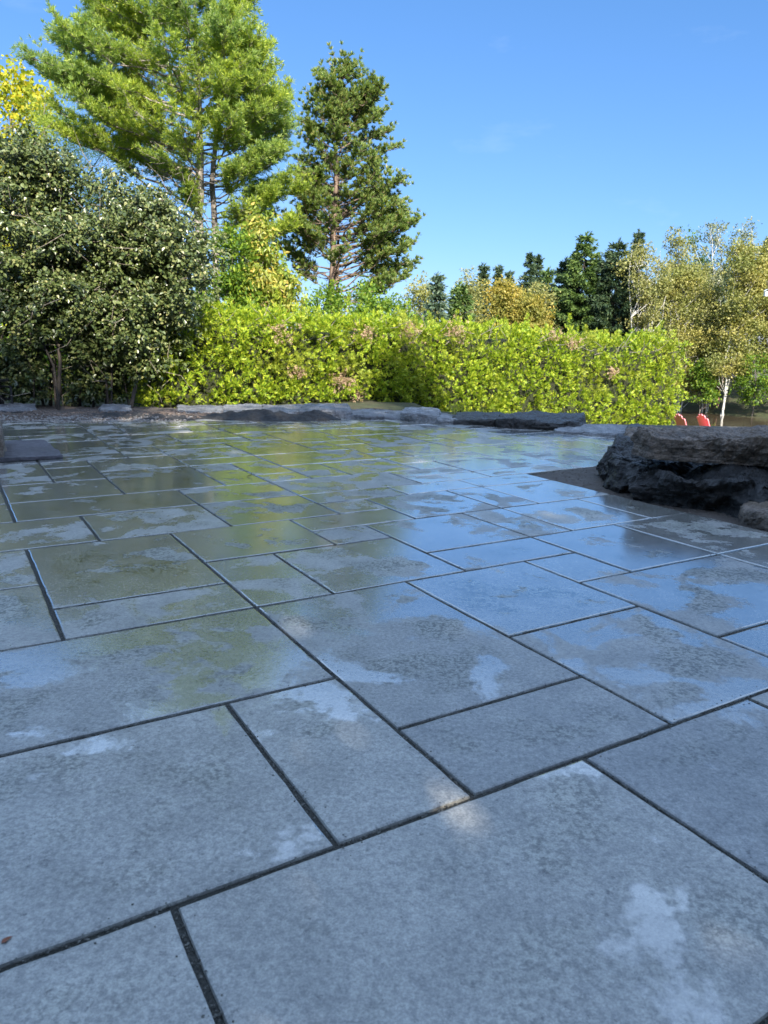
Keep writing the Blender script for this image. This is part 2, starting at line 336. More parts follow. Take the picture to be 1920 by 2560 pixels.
for s in slabs:
    x0, x1 = uu(s[0])*MOD+U0+G_, uu(s[2])*MOD+U0-G_
    y0, y1 = vv(s[1])*MOD+1.165+G_, vv(s[3])*MOD+1.165-G_
    tilt = (rs.uniform(-.0018, .0018), rs.uniform(-.0018, .0018)); dz = rs.uniform(-.0012, .0012)
    rc = (rs.random(), rs.random(), rs.random(), 1)
    cx, cy = (x0+x1)/2, (y0+y1)/2
    base = len(V)
    # slightly irregular edges: each side is cut into short pieces
    def ring(ins, z, jit):
        pts = []
        nx = max(2, int((x1-x0)/.06)); ny = max(2, int((y1-y0)/.06))
        for i in range(nx): pts.append((x0+(x1-x0)*i/nx, y0, 0, 1))
        for i in range(ny): pts.append((x1, y0+(y1-y0)*i/ny, 1, 0))
        for i in range(nx): pts.append((x1-(x1-x0)*i/nx, y1, 0, 1))
        for i in range(ny): pts.append((x0, y1-(y1-y0)*i/ny, 1, 0))
        r = []
        for k, (x, y, _, _) in enumerate(pts):
            j = (jit[k]-.5)*.0036
            xx = min(max(x, x0+ins+j), x1-ins-j); yy = min(max(y, y0+ins+j), y1-ins-j)
            r.append((xx, yy, z))
        return r
    n_ = 2*(max(2, int((x1-x0)/.06))+max(2, int((y1-y0)/.06)))
    jit = [rs.random() for _ in range(n_)]
    rings = [ring(0, -DEP, [0.5]*n_), ring(0, -C_*1.3, jit), ring(C_*.45, -C_*.35, jit), ring(C_*1.5, 0, jit)]
    for rg in rings:
        for (x, y, z) in rg:
            zz = z+dz+(x-cx)*tilt[0]+(y-cy)*tilt[1]
            wx, wy = gw(x, y); V.append((wx, wy, zz)); Aa.append(rc)
            Ae.append((min(x-x0, x1-x)/1.0, min(y-y0, y1-y)/1.0, 0, 1))
    for q in range(3):
        for k in range(n_):
            kn = (k+1) % n_
            Fq.append((base+q*n_+k, base+q*n_+kn, base+(q+1)*n_+kn, base+(q+1)*n_+k))
    # top: inner grid so that the edge attribute interpolates well
    tb = base+3*n_
    inset = [C_*1.5, .10]
    IX = [x0+C_*1.5, x0+.11, x1-.11, x1-C_*1.5]; IY = [y0+C_*1.5, y0+.11, y1-.11, y1-C_*1.5]
    inner = len(V)
    for y in (IY[1], IY[2]):
        for x in (IX[1], IX[2]):
            wx, wy = gw(x, y); V.append((wx, wy, dz+(x-cx)*tilt[0]+(y-cy)*tilt[1])); Aa.append(rc)
            Ae.append((min(x-x0, x1-x), min(y-y0, y1-y), 0, 1))
    nx = max(2, int((x1-x0)/.06)); ny = max(2, int((y1-y0)/.06))
    c0, c1, c2, c3 = inner, inner+1, inner+3, inner+2
    idx = [tb+k for k in range(n_)]
    Fq.append((c0, c1, c2, c3))
    Fq.append(tuple(idx[0:nx+1])+(c1, c0)); Fq.append(tuple(idx[nx:nx+ny+1])+(c2, c1))
    Fq.append(tuple(idx[nx+ny:2*nx+ny+1])+(c3, c2)); Fq.append(tuple(idx[2*nx+ny:])+(idx[0], c0, c3))
byn = {}
for f in Fq: byn.setdefault(len(f), []).append(f)
patio = mk('patio', V, [np.array(v) for v in byn.values()], M['slab'], attrs={'slab': Aa, 'edge': Ae})
tag(patio, kind='structure')
# joint sand under it all
def sheet(name, xs, ys, zf, mat, kind='structure', smooth=True):
    X, Y = np.meshgrid(xs, ys); Z = zf(X, Y)
    Vv = np.stack([X, Y, Z], -1).reshape(-1, 3); nx = len(xs)
    i = np.arange(len(ys)-1)[:, None]*nx+np.arange(nx-1)[None]
    o = mk(name, Vv, [np.stack([i, i+1, i+nx+1, i+nx], -1).reshape(-1, 4)], mat, smooth=smooth)
    return tag(o, kind=kind)
def vnoise(X, Y, s, seed=0, oct=3):
    """cheap smooth noise made of summed rotated sines"""
    r = np.random.default_rng(seed); out = np.zeros_like(X, dtype=float)
    amp = 1.0; f = s
    for o in range(oct):
        for k in range(4):
            a = r.uniform(0, 6.28); p = r.uniform(0, 6.28); ff = f*r.uniform(.7, 1.3)
            out += amp*np.sin((X*math.cos(a)+Y*math.sin(a))*ff+p)/4
        amp *= .5; f *= 2.1
    return out

EDGE_A = uu(11)*MOD+U0; EDGE_B = vv(10)*MOD+1.165
def off_patio(X, Y):
    a = X*ct+Y*st_; b = -X*st_+Y*ct
    return (a > EDGE_A+.004) & (b < EDGE_B-.004)
sheet('joint_sand', np.arange(-8, 6, .045), np.arange(-1.5, 9.6, .045), lambda X, Y: np.where(off_patio(X, Y), -.09, -.0085+.0016*vnoise(X, Y, 30, 1)), M['joint'])

# ------------------------------------------------------------------ ground, lake
def terrain(X, Y):
    s = Y*.6+X*.8
    h = np.interp(s, [-50, 6.6, 8.5, 14.5, 22, 26, 30, 43, 46.5, 52, 70, 200], [-.10, -.10, -.30, -1.6, -2.9, -3.5, -4.2, -4.2, -3.15, -1.6, -.8, 3.0])
    h = np.where((Y > 8.2) & (s < 8.5), np.maximum(h, -.10), h)
    amp = np.clip((np.hypot(X, Y-4)-6)/10, 0, 1)
    return h+amp*.07*vnoise(X, Y, .7, 3)
def th(x, y): return float(terrain(np.array([float(x)]), np.array([float(y)]))[0])
xs = np.concatenate([np.linspace(-900, -60, 12), np.linspace(-55, 65, 161), np.linspace(75, 900, 12)])
ys = np.concatenate([np.linspace(-300, -30, 8), np.linspace(-25, 95, 161), np.linspace(105, 1500, 14)])
sheet('ground', xs, ys, terrain, M['ground'])
def water_mat():
    mt, nt, out = newmat('lake_water'); L = nt.links
    tc = N(nt, 'ShaderNodeTexCoord'); n1 = N(nt, 'ShaderNodeTexNoise', Scale=1.6, Detail=4.0); L.new(tc.outputs['Object'], n1.inputs['Vector'])
    b = N(nt, 'ShaderNodeBsdfPrincipled', Roughness=.05, IOR=1.33); b.inputs['Base Color'].default_value = (.055, .04, .022, 1)
    bp = N(nt, 'ShaderNodeBump', Strength=.12, Distance=.10); L.new(n1.outputs[0], bp.inputs['Height']); L.new(bp.outputs[0], b.inputs['Normal'])
    L.new(b.outputs[0], out.inputs[0]); return mt
sheet('lake', np.linspace(-60, 140, 9), np.linspace(2, 110, 9), lambda X, Y: X*0-3.3, water_mat())

# soil berm along the far left edge of the patio, sand by the big rocks
def berm_z(X, Y):
    # distance behind the far edge of the paving
    fx = np.array([p.x for p in far_poly]); fy = np.array([p.y for p in far_poly])
    d = Y-np.interp(X, fx, fy)
    h = np.interp(d, [-.5, -.22, 0, .3, .8, 1.6], [-.05, -.02, .012, .022, .0, -.06])
    h = h+.022*vnoise(X, Y, 9, 11)*np.clip((d+.3)*2, 0, 1)+.012*vnoise(X, Y, 38, 12)*np.clip((d+.3)*3, 0, 1)
    return np.where(X > .1, h-np.clip((X-.1)*1.2, 0, .4), h)
sheet('mulch_bed', np.arange(-9, .8, .035), np.arange(8.0, 11.2, .035), berm_z, M['berm'])
def pile(x, y, r, h, seed, sx=1.0):
    def zf(X, Y):
        d = np.hypot((X-x)/sx, Y-y)/r
        return h*np.clip(1-d, 0, 1)**.9+.022*vnoise(X, Y, 26, seed, 4)*(d < 1.1)-.03*(d > 1)+.012*vnoise(X, Y, 60, seed+1)
    return sheet('black_soil', np.arange(x-r*sx*1.15, x+r*sx*1.15, .02), np.arange(y-r*1.15, y+r*1.15, .02), zf, M['blacksoil'])
pa = aty(645, 1045, 9.35); pile(pa.x, 9.35, .32, .115, 21, 2.6)
pa = aty(790, 1045, 9.5); pile(pa.x, 9.45, .22, .115, 22, 1.5)
pa = aty(340, 1045, 9.3); pile(pa.x, 9.2, .3, .05, 23, 3.2)
def sand_z(X, Y):
    m_ = off_patio(X, Y)
    a = X*ct+Y*st_; d = np.clip((a-EDGE_A)*1.0, 0, 1)
    return np.where(m_, -.028+.05*d+.010*vnoise(X, Y, 12, 31)+.004*vnoise(X, Y, 60, 32), -.12)
sheet('sand_bed', np.arange(.6, 5.2, .022), np.arange(1.6, 7.2, .022), sand_z, M['sand'])

def chips(name, n, fx, mat, s0, s1, label=None):
    """loose stone chips, each a squashed tetrahedron-like pebble; nobody could count them"""
    P = fx(n); n = len(P); s = rng.uniform(s0, s1, n)
    base = np.array([[1, 0, 0], [0, 1, 0], [-1, 0, 0], [0, -1, 0], [0, 0, .6], [0, 0, -.6]], float)
    V = base[None]*s[:, None, None]*rng.uniform(.6, 1.3, (n, 6, 1))
    a = rng.uniform(0, 6.28, n); c, q = np.cos(a), np.sin(a)
    X = V[..., 0]*c[:, None]-V[..., 1]*q[:, None]; Y = V[..., 0]*q[:, None]+V[..., 1]*c[:, None]
    V = np.stack([X, Y, V[..., 2]], -1)+P[:, None]
    Fc = np.array([[0, 1, 4], [1, 2, 4], [2, 3, 4], [3, 0, 4], [1, 0, 5], [2, 1, 5], [3, 2, 5], [0, 3, 5]])
    Fc = (np.arange(n)[:, None, None]*6+Fc[None]).reshape(-1, 3)
    return tag(mk(name, V.reshape(-1, 3), [Fc], mat), kind='stuff', label=label)
def fx(n):
    x = rng.uniform(-6.5, -2.4, n); fyy = np.interp(x, [p.x for p in far_poly], [p.y for p in far_poly])
    y = fyy+rng.normal(.0, .13, n)
    return np.stack([x, y, np.maximum(berm_z(x, y), 0)+.004], -1)
chips('gravel', 2600, fx, M['chip'], .008, .022, 'pale gravel scattered along the far left edge of the paving')
def fx2(n):
    x = rng.uniform(-6.5, .4, n); fyy = np.interp(x, [p.x for p in far_poly], [p.y for p in far_poly])
    y = fyy+rng.uniform(-.1, 1.2, n)
    return np.stack([x, y, berm_z(x, y)+.004], -1)
chips('mulch_chips', 7000, fx2, plain('mulch_piece', (.10, .075, .06), .9, 30, .5), .010, .028, 'brown mulch pieces on the soil strip behind the paving')
def fx3(n):
    x = rng.uniform(1.0, 3.2, n); y = rng.uniform(2.6, 6.4, n); k = off_patio(x-.02, y); x, y = x[k], y[k]
    return np.stack([x, y, sand_z(x, y)+.002], -1)
chips('sand_grit', 2600, fx3, plain('grit', (.12, .10, .085), .8, 30, .5), .003, .009, 'coarse grit on the bare sand beside the big rocks')

def fx4(n):
    out = []
    near = [q for q in slabs if q[1] < 6 and q[0] > -4 and q[0] < 9]
    for _ in range(n):
        q = near[rng.integers(0, len(near))]; e = rng.integers(0, 4); t = rng.random(); o_ = rng.normal()*.0035 if rng.random() < .8 else rng.normal()*.016
        x0, x1, y0, y1 = uu(q[0])*MOD+U0, uu(q[2])*MOD+U0, uu(0), 0
        y0, y1 = vv(q[1])*MOD+1.165, vv(q[3])*MOD+1.165
        a, b = ((x0+(x1-x0)*t, y0+o_), (x0+(x1-x0)*t, y1+o_), (x0+o_, y0+(y1-y0)*t), (x1+o_, y0+(y1-y0)*t))[e]
        out.append((*gw(a, b), .0 if abs(o_) > .0076 else -.004))
    return np.array(out)
chips('joint_grit', 11000, fx4, plain('joint_grit_stone', (.11, .105, .09), .7, 60, .8), .0010, .0030, 'dark crumbs of grit in and beside the slab joints')

# ------------------------------------------------------------------ rocks
def rock(name, foot, z0, tops, mat, label, seed, rnd=.10, disp=.05, fine=.012, strata=.0, bulge=.0, res=.022, group=None, cat='rock', undercut=0.0):
    """a block on a four-cornered footprint (front-left, front-right, back-right, back-left) with its own top height at
    each corner; sides bulge, break and step in layers"""
    fp = [Vector((p[0], p[1])) for p in foot]
    lw = max((fp[1]-fp[0]).length, (fp[2]-fp[3]).length); ld = max((fp[3]-fp[0]).length, (fp[2]-fp[1]).length); lh = max(tops)-z0
    nu, nv, nw = [int(min(150, max(6, l/res))) for l in (lw, ld, lh)]
    bm = bmesh.new(); vd = {}
    off = Vector((seed*7.3, seed*3.1, seed*1.7))
    def P(i, j, k):
        key = (i, j, k)
        if key in vd: return vd[key]
        u, v, w = i/nu, j/nv, k/nw
        # rounded corners of the footprint and of the top edge
        a, b, c = u*2-1, v*2-1, w*2-1
        p = 7.0
        nrm = max(abs(a), abs(b), abs(c), 1e-6)
        q = (abs(a)**p+abs(b)**p+abs(c)**p)**(1/p)
        s_ = nrm/q*rnd*3+(1-rnd*3) if rnd < .33 else nrm/q
        a, b, c = a*s_, b*s_, c*s_
        u2, v2, w2 = (a+1)/2, (b+1)/2, (c+1)/2
        xy = (fp[0]*(1-u2)+fp[1]*u2)*(1-v2)+(fp[3]*(1-u2)+fp[2]*u2)*v2
        top = (tops[0]*(1-u2)+tops[1]*u2)*(1-v2)+(tops[3]*(1-u2)+tops[2]*u2)*v2
        z = z0+(top-z0)*w2
        cx = sum((f_ for f_ in fp), Vector((0, 0)))/4
        out = Vector((xy.x-cx.x, xy.y-cx.y, 0)); out = out.normalized() if out.length > 1e-6 else Vector((0, 0, 1))
        side = max(abs(a), abs(b))**4; tp = abs(c)**6*(1 if c > 0 else 0)
        pos = Vector((xy.x, xy.y, z)); q3 = pos*2.2+off
        d = (mn.fractal(q3*1.5, 1.0, 2.1, 4)*disp + (abs(mn.noise(pos*5+off))-.25)*disp*.7)
        if strata: d += strata*(mn.noise(Vector((pos.x*1.3, pos.y*1.3, z*16))+off)+.5*(1 if mn.noise(Vector((pos.x*.8, pos.y*.8, z*11))+off*2) > 0 else -1))
        d += bulge*(1-c*c)
        d -= undercut*max(0, -c)**1.5
        f_ = mn.fractal(pos*22+off, .9, 2.0, 3)*fine + (mn.noise(pos*60+off))*fine*.3
        pos = pos+out*side*(d+f_)+Vector((0, 0, 1))*(tp*(mn.fractal(q3*1.3, 1.0, 2.0, 5)*disp*.7+f_*.8))
        vd[key] = bm.verts.new(pos); return vd[key]
    for i in range(nu):
        for j in range(nv):
            bm.faces.new((P(i, j, nw), P(i+1, j, nw), P(i+1, j+1, nw), P(i, j+1, nw)))
    for k in range(nw):
        for i in range(nu):
            bm.faces.new((P(i, 0, k), P(i+1, 0, k), P(i+1, 0, k+1), P(i, 0, k+1)))
            bm.faces.new((P(i+1, nv, k), P(i, nv, k), P(i, nv, k+1), P(i+1, nv, k+1)))
        for j in range(nv):
            bm.faces.new((P(0, j+1, k), P(0, j, k), P(0, j, k+1), P(0, j+1, k+1)))
            bm.faces.new((P(nu, j, k), P(nu, j+1, k), P(nu, j+1, k+1), P(nu, j, k+1)))
    me = bpy.data.meshes.new(name); bm.to_mesh(me); bm.free()
    for p_ in me.polygons: p_.use_smooth = False
    me.materials.append(mat)
    o = bpy.data.objects.new(name, me); COL.objects.link(o)
    return tag(o, label, cat, group)
def fpx(*pts):   # footprint from photo points on the ground plane, or (px, py, z)
    return [tuple(at(p[0], p[1], p[2] if len(p) > 2 else 0.0)[:2]) for p in pts]
GE = 'natural stones edging the far side of the paving'
# big pile on the right
rock('armour_stone', fpx((1612, 1140, .27), (2120, 1185, .25), (2080, 1075, .43), (1585, 1070, .43)), .25, [.405, .425, .445, .425], M['brownrock'],
     'large flat-topped grey-brown block lying on top of the rock pile at the right', 1, .03, .05, .020, .010, .0, .009, undercut=.025)
rock('base_rock', fpx((1590, 1246), (2090, 1330), (2100, 1180), (1640, 1165)), -.06, [.17, .18, .23, .22], M['darkrock'],
     'wide dark rough rock under the big flat-topped block', 2, .12, .16, .026, .02, .02, .011)
rock('side_rock', fpx((1512, 1212), (1660, 1236), (1680, 1165), (1530, 1150)), -.06, [.20, .24, .25, .215], M['darkrock'],
     'black wet boulder at the left end of the rock pile', 3, .14, .12, .024, .0, .03, .010)
rock('toe_rock', fpx((1850, 1296), (2000, 1335), (2010, 1270), (1858, 1252)), -.05, [.08, .10, .10, .08], M['brownrock'],
     'brown rough rock at the foot of the pile by the right edge of the view', 4, .16, .06, .015, 0, .02, .012)
rock('small_rock', fpx((1556, 1150, .0), (1622, 1158, 0), (1622, 1128, 0), (1560, 1122, 0)), -.02, [.20, .22, .22, .2], M['brownrock'],
     'small rough rock tucked behind the black boulder, touching the flat-topped block', 5, .16, .05, .015, 0, .0, .012)
# far row
rock('edge_stone', fpx((1560, 1100), (1625, 1108), (1620, 1085), (1570, 1080)), -.05, [.09, .11, .11, .09], M['darkrock'],
     'small dark stone touching the left tip of the big flat-topped block', 6, .14, .05, .012, 0, .0, .02, GE)
rock('edge_stone', fpx((1385, 1082), (1590, 1098), (1595, 1078), (1395, 1064)), -.05, [.03, .05, .07, .05], M['greyrock'],
     'low flat grey slab between the thick black stone and the rock pile', 7, .08, .035, .01, .01, .0, .02, GE)
rock('edge_stone', fpx((1238, 1069), (1455, 1078), (1462, 1052), (1250, 1050)), -.05, [.10, .10, .11, .105], M['darkrock'],
     'thick black flat-topped stone, the biggest in the far row', 8, .09, .05, .014, .015, .0, .02, GE)
rock('edge_stone', fpx((1130, 1061), (1245, 1066), (1255, 1048), (1140, 1045)), -.05, [.065, .085, .09, .075], M['darkrock'],
     'dark grey stone left of the thick black one', 9, .12, .05, .012, 0, .0, .02, GE)
rock('edge_stone', fpx((1045, 1056), (1150, 1060), (1155, 1044), (1060, 1042)), -.05, [.08, .04, .05, .08], M['greyrock'],
     'low grey stone right of the rounded pale boulder', 10, .14, .05, .012, 0, .0, .02, GE)
rock('edge_stone', fpx((1000, 1052), (1100, 1058), (1095, 1040), (1008, 1038)), -.05, [.125, .11, .11, .125], M['greyrock'],
     'rounded pale boulder standing higher than its neighbours', 11, .2, .05, .01, 0, .0, .02, GE)
pal = [((855, 1045), (1010, 1051), (1010, 1034), (860, 1032), .05, 'flat whitish stone left of the rounded boulder'),
       ((745, 1043), (880, 1045), (870, 1026), (760, 1026), .10, 'broad pale layered stone right of the pointed soil pile'),
       ((650, 1042), (765, 1042), (765, 1022), (655, 1022), .055, 'bluish pale stone between the two black soil piles'),
       ((555, 1041), (665, 1041), (660, 1020), (560, 1020), .05, 'pale flat stone behind the wide black soil pile'),
       ((440, 1036), (560, 1037), (560, 1018), (445, 1018), .03, 'low white stone at the foot of the cedar hedge'),
       ((250, 1030), (330, 1030), (330, 1016), (255, 1016), .025, 'thin white stone behind the brown soil strip'),
       ((-10, 1028), (90, 1028), (90, 1014), (-5, 1014), .025, 'thin white stone at the far left behind the soil strip')]
for k, (a, b, c, d, h_, lb) in enumerate(pal):
    rock('edge_stone', fpx(a, b, c, d), -.07, [h_*.85, h_*.9, h_*1.05, h_*1.1], M['palerock'], lb, 20+k, .12, .045, .01, .012, .0, .02, GE)
# left side: stone block and thin flagstone lying on the paving
rock('stone_block', fpx((-150, 1170), (13, 1155), (10, 1118), (-120, 1125)), -.003, [.25, .27, .27, .25], M['brownrock'],
     'grey stone block cut off by the left edge of the view', 40, .07, .02, .008, 0, .0, .014)
rock('flagstone', fpx((-40, 1160), (160, 1147), (112, 1109), (-60, 1114)), .002, [.045, .034, .034, .045], M['flag'],
     'thin purplish flagstone lying on the paving beside the stone block', 41, .03, .012, .004, 0, .0, .010, cat='flagstone')
g = Geo(); p0 = at(628, 1192); g.tube([p0+Vector((-.03, 0, .004)), p0+Vector((0, .01, .012)), p0+Vector((.006, 0, .035))], [.003, .003, .001], 5)
o = g.build('twig', plain('dead_twig', (.06, .04, .025), .8)); tag(o, 'tiny dark twig standing on the wet paving', 'twig')
g = Geo(); p0 = at(3, 2358, .001)
g.leaf(np.array([p0]), np.array([[.6, .8, .0]]), np.array([[0., 0, 1]]), [.02], [.010])
o = g.build('fallen_leaf', plain('red_brown_leaf', (.22, .07, .03), .6)); tag(o, 'small red-brown leaf on the nearest joint at the left edge', 'leaf')

# ------------------------------------------------------------------ vegetation builders
def interp_profile(prof, z):
    zs = [p[0] for p in prof]
    return np.interp(z, zs, [p[1] for p in prof]), np.interp(z, zs, [p[2] for p in prof])
def profile(pts, Y):
    """[(py, pxleft, pxright)...] seen at depth Y -> heights with the left and right reach in metres"""
    out = []
    for py, l, r in pts:
        a = aty(l, py, Y); b = aty(r, py, Y); out.append(((a.z+b.z)/2, a.x, b.x))
    return sorted(out)
def needles(g, P, A, n, L, Wd, spread=1.0):
    """bundles of n needles at points P round the axis A"""
    k = len(P); P2 = np.repeat(P, n, 0); A2 = np.repeat(A, n, 0)
    D = unit(A2+rdir(k*n)*spread); Nn = rdir(k*n)
    g.rhomb(P2, D, Nn, rng.uniform(.7, 1.15, k*n)*L, rng.uniform(.8, 1.2, k*n)*Wd, .55)
def bundle_limbs(gw_, gn, x0, prof, Y, tops, nlimb, droop, rise, tw_len, tuftL, tuftW, tuftN, r0, zmin, zmax, depthk=.9, fill=.55, twigs=9, base_xy=None, tufts=5, az=None, spread=1.0, lens=1.0):
    """limbs leave the trunk between zmin and zmax, reach the crown's profile and carry twigs with needle bundles"""
    Ps, As = [], []
    for i in range(nlimb):
        t = (i+rng.uniform(0, 1))/nlimb; z0 = zmin+(zmax-zmin)*t
        a = i*2.399+rng.uniform(-.4, .4) if az is None else az[i % len(az)]
        ztip = z0+rise*(1-.75*t)*rng.uniform(.6, 1.4)
        l, r = interp_profile(prof, ztip)
        bx, by = base_xy(z0)
        R_ = (r-bx) if math.cos(a) > 0 else (bx-l)
        R_ = max(.25, R_); D_ = depthk*((r-bx)+(bx-l))/2
        e = math.sqrt((math.cos(a)*R_)**2+(math.sin(a)*max(.2, D_))**2)*rng.uniform(.72, 1.04)*lens
        dirx, diry = math.cos(a)*R_/e if e else 1, 0
        dv = np.array([math.cos(a)*R_, math.sin(a)*D_]); dv = dv/np.linalg.norm(dv)
        n = 9; s = np.linspace(0, 1, n)
        pts = np.stack([bx+dv[0]*e*s, by+dv[1]*e*s, z0+(ztip-z0)*(s**1.3)-droop*np.sin(s*math.pi)*e*.35], 1)
        pts[1:] += rng.normal(size=(n-1, 3))*.03*e**.5
        rad = np.linspace(1, .15, n)*(.010+.011*e)*r0
        gw_.tube(pts, rad, 5)
        for q in range(int(twigs*(.5+e/3))):
            s1 = rng.uniform(1-fill, 1.0)**.8; k = s1*(n-1); i0 = min(int(k), n-2); p = pts[i0]+(pts[i0+1]-pts[i0])*(k-i0)
            ax = unit(pts[-1]-pts[0]); side = unit(np.cross(ax, [0, 0, 1])); sgn = rng.choice([-1, 1])
            d = unit(ax*rng.uniform(.5, 1.1)+side*sgn*rng.uniform(.3, 1)+np.array([0, 0, rng.uniform(-.1, .75)]))
            L_ = tw_len*rng.uniform(.4, 1.2)*(1.2-s1*.5)
            tp = np.stack([p, p+d*L_*.5+np.array([0, 0, -.01]), p+d*L_+np.array([0, 0, L_*.12])])
            gw_.tube(tp, [.006*r0, .004*r0, .002*r0], 3)
            for w in np.linspace(.25, 1, tufts):
                Ps.append(p+d*L_*w+np.array([0, 0, L_*.1*w])+rng.normal(size=3)*.03*tuftL*8); As.append(d+np.array([0, 0, .45]))
    Ps = np.array(Ps); As = unit(np.array(As))
    needles(gn, Ps, As, tuftN, tuftL, tuftW, spread)
def crown_points(n, prof, cy, dk, shell=.55, clumps=40, cs=.35, zbias=1.0):
    """points in clumps through the volume given by a profile"""
    z0, z1 = prof[0][0], prof[-1][0]
    zc = z0+(z1-z0)*rng.random(clumps*3)**zbias; l, r = interp_profile(prof, zc); half = (r-l)/2
    keep = rng.random(len(zc)) < half/half.max(); zc, l, r, half = zc[keep][:clumps], l[keep][:clumps], r[keep][:clumps], half[keep][:clumps]
    a = rng.uniform(0, 6.283, len(zc)); q = rng.uniform(shell, 1.0, len(zc))
    C = np.stack([(l+r)/2+np.cos(a)*q*half*.86, cy+np.sin(a)*q*half*dk*.86, zc], 1)
    S = cs*rng.uniform(.6, 1.35, len(C))
    k = rng.integers(0, len(C), n)
    d = rdir(n)*(rng.random(n)**.45)[:, None]*np.array([1.15, 1.15, .8])
    P = C[k]+d*S[k][:, None]
    return P, unit(d+np.array([0, 0, .35])), C, S
def broad_tree(name, label, cat, X, Y, zbase, prof, leafmat, barkmat, n, L, Wd, clumps=40, cs=.6, trunkr=.09, group=None, dk=.8, shell=.35, trunks=1, lean=0.0, foldleaf=False, hang=0.0, bare=.3, branchr=1.0):
    root = empty(name, (X, Y, zbase), label, cat, group)
    P, Nn, C, S = crown_points(n, prof, Y, dk, shell, clumps, cs)
    m_ = max(1, n//6); k_ = rng.integers(0, m_, n); P = P[:m_][k_]+rdir(n)*rng.random((n, 1))*L*2.2; Nn = unit(Nn[:m_][k_]+rdir(n)*.5)
    D = unit(rdir(len(P))*.9+np.array([0, 0, -hang])+Nn*.5); N2 = unit(Nn+rdir(len(P))*.9)
    g = Geo(); Ls = rng.uniform(.7, 1.25, len(P))*L
    (g.leaf if foldleaf else g.rhomb)(P, D, N2, Ls, Ls*Wd/L)
    g.build('crown', leafmat, root)
    g = Geo(); ztop = prof[-1][0]; xt = (prof[-1][1]+prof[-1][2])/2
    for t in range(trunks):
        ox = (t-(trunks-1)/2)*.35; zz = np.linspace(zbase-.3, ztop-.3, 12); s = np.linspace(0, 1, 12)
        xx = X+ox*(.3+s*1.5)*(1 if trunks > 1 else 0)+(xt-X)*s**1.5+rng.normal(size=12)*.05*(ztop-zbase)/8+lean*s; yy = Y+rng.normal(size=12)*.06
        T = np.stack([xx, yy, zz], 1); g.tube(T, trunkr*(1-.85*s)/(trunks**.5), 7)
        for c in C[t::trunks][:26]:
            zs = max(zbase+(ztop-zbase)*.12, c[2]-rng.uniform(.3, 1.0)*(.4+np.hypot(c[0]-X, c[1]-Y)))
            k = (zs-zz[0])/(zz[-1]-zz[0])*11; i0 = int(min(max(k, 0), 10)); p = T[i0]
            mid = (p+c)/2+rng.normal(size=3)*.12+np.array([0, 0, -.05]); g.tube(np.stack([p, mid, c]), np.array([.3, .2, .06])*trunkr*branchr, 4)
    g.build('trunk', barkmat, root, smooth=True)
    return root

M['bark'] = bark('grey_bark', (.06, .05, .042), (.20, .17, .15)); M['redbark'] = bark('red_pine_bark', (.085, .055, .042), (.26, .19, .145))
M['darkbark'] = bark('dark_bark', (.02, .017, .014), (.07, .055, .045)); M['birch'] = bark('birch_bark', (.09, .08, .07), (.56, .54, .50), 9, 2.2, birch=True)
M['greybark'] = bark('pine_bark', (.10, .085, .075), (.32, .28, .25))

# ---- cedar hedge
HL = Vector((-3.75, 11.2)); HR = Vector((7.40, 18.5))      # front foot of the hedge, left end and right end
hd = (HR-HL).normalized(); hn = Vector((hd.y, -hd.x)); hlen = (HR-HL).length
HTOP = [(0, 340, 780), (0, 470, 738), (0, 600, 750), (0, 780, 765), (0, 1000, 783), (0, 1300, 806), (0, 1500, 828), (0, 1640, 822), (0, 1735, 850)]
def hedge_top(t):      # t metres along the hedge
    p = HL+hd*t
    px = 960+F*(p.x/p.y)
    py = np.interp(px, [h[1] for h in HTOP], [h[2] for h in HTOP])
    return aty(px, py, p.y).z-.15
hedge = empty('cedar_hedge', (HL.x+hd.x*hlen/2, HL.y+hd.y*hlen/2, -.6), 'long yellow-green clipped cedar hedge beyond the far stones', 'hedge')
M['cedar'] = foliage('cedar_spray', [(0, (.07, .13, .015)), (.35, (.20, .31, .025)), (.7, (.34, .44, .03)), (1, (.58, .58, .06))], .36, .5, .3, patch=((.30, .27, .07), .35), patch_scale=1.3)
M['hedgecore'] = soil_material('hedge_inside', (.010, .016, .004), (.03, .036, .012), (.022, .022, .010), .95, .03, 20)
M['brownspray'] = foliage('dead_cedar', [(0, (.20, .12, .07)), (1, (.50, .36, .25))], .15, .7, .2)
DEPTHH = 1.3
tt = np.linspace(0, hlen, 90)
tz = np.array([hedge_top(t) for t in tt])
def hz(t): return np.interp(t, tt, tz)+.07*vnoise(np.asarray(t, float), np.asarray(t, float)*0, 3.2, 66, 3)
def hb(t):
    p = np.array(HL)[None]+np.array(hd)[None]*np.asarray(t)[:, None]
    return terrain(p[:, 0], p[:, 1])
def lump(a, b, s=1.0): return vnoise(a, b, 2.2*s, 51, 3)
g = Geo()   # inside mass, set back from the leaf surface
prof_v = [(.0, .0), (.0, .5), (.0, .9), (.12, .97), (.5, 1.0), (.9, .97), (1., .9), (1., .0)]
n1 = len(tt); ring_ = []
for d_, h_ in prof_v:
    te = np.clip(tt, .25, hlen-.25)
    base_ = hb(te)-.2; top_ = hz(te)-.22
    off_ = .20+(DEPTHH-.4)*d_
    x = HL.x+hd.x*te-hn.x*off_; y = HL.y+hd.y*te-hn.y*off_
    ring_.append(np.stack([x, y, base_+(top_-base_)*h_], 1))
R_ = np.stack(ring_, 1); k_ = R_.shape[1]
i = np.arange(n1-1)[:, None]*k_+np.arange(k_-1)[None]
g.add(R_.reshape(-1, 3), np.stack([i, i+1, i+k_+1, i+k_], -1).reshape(-1, 4))
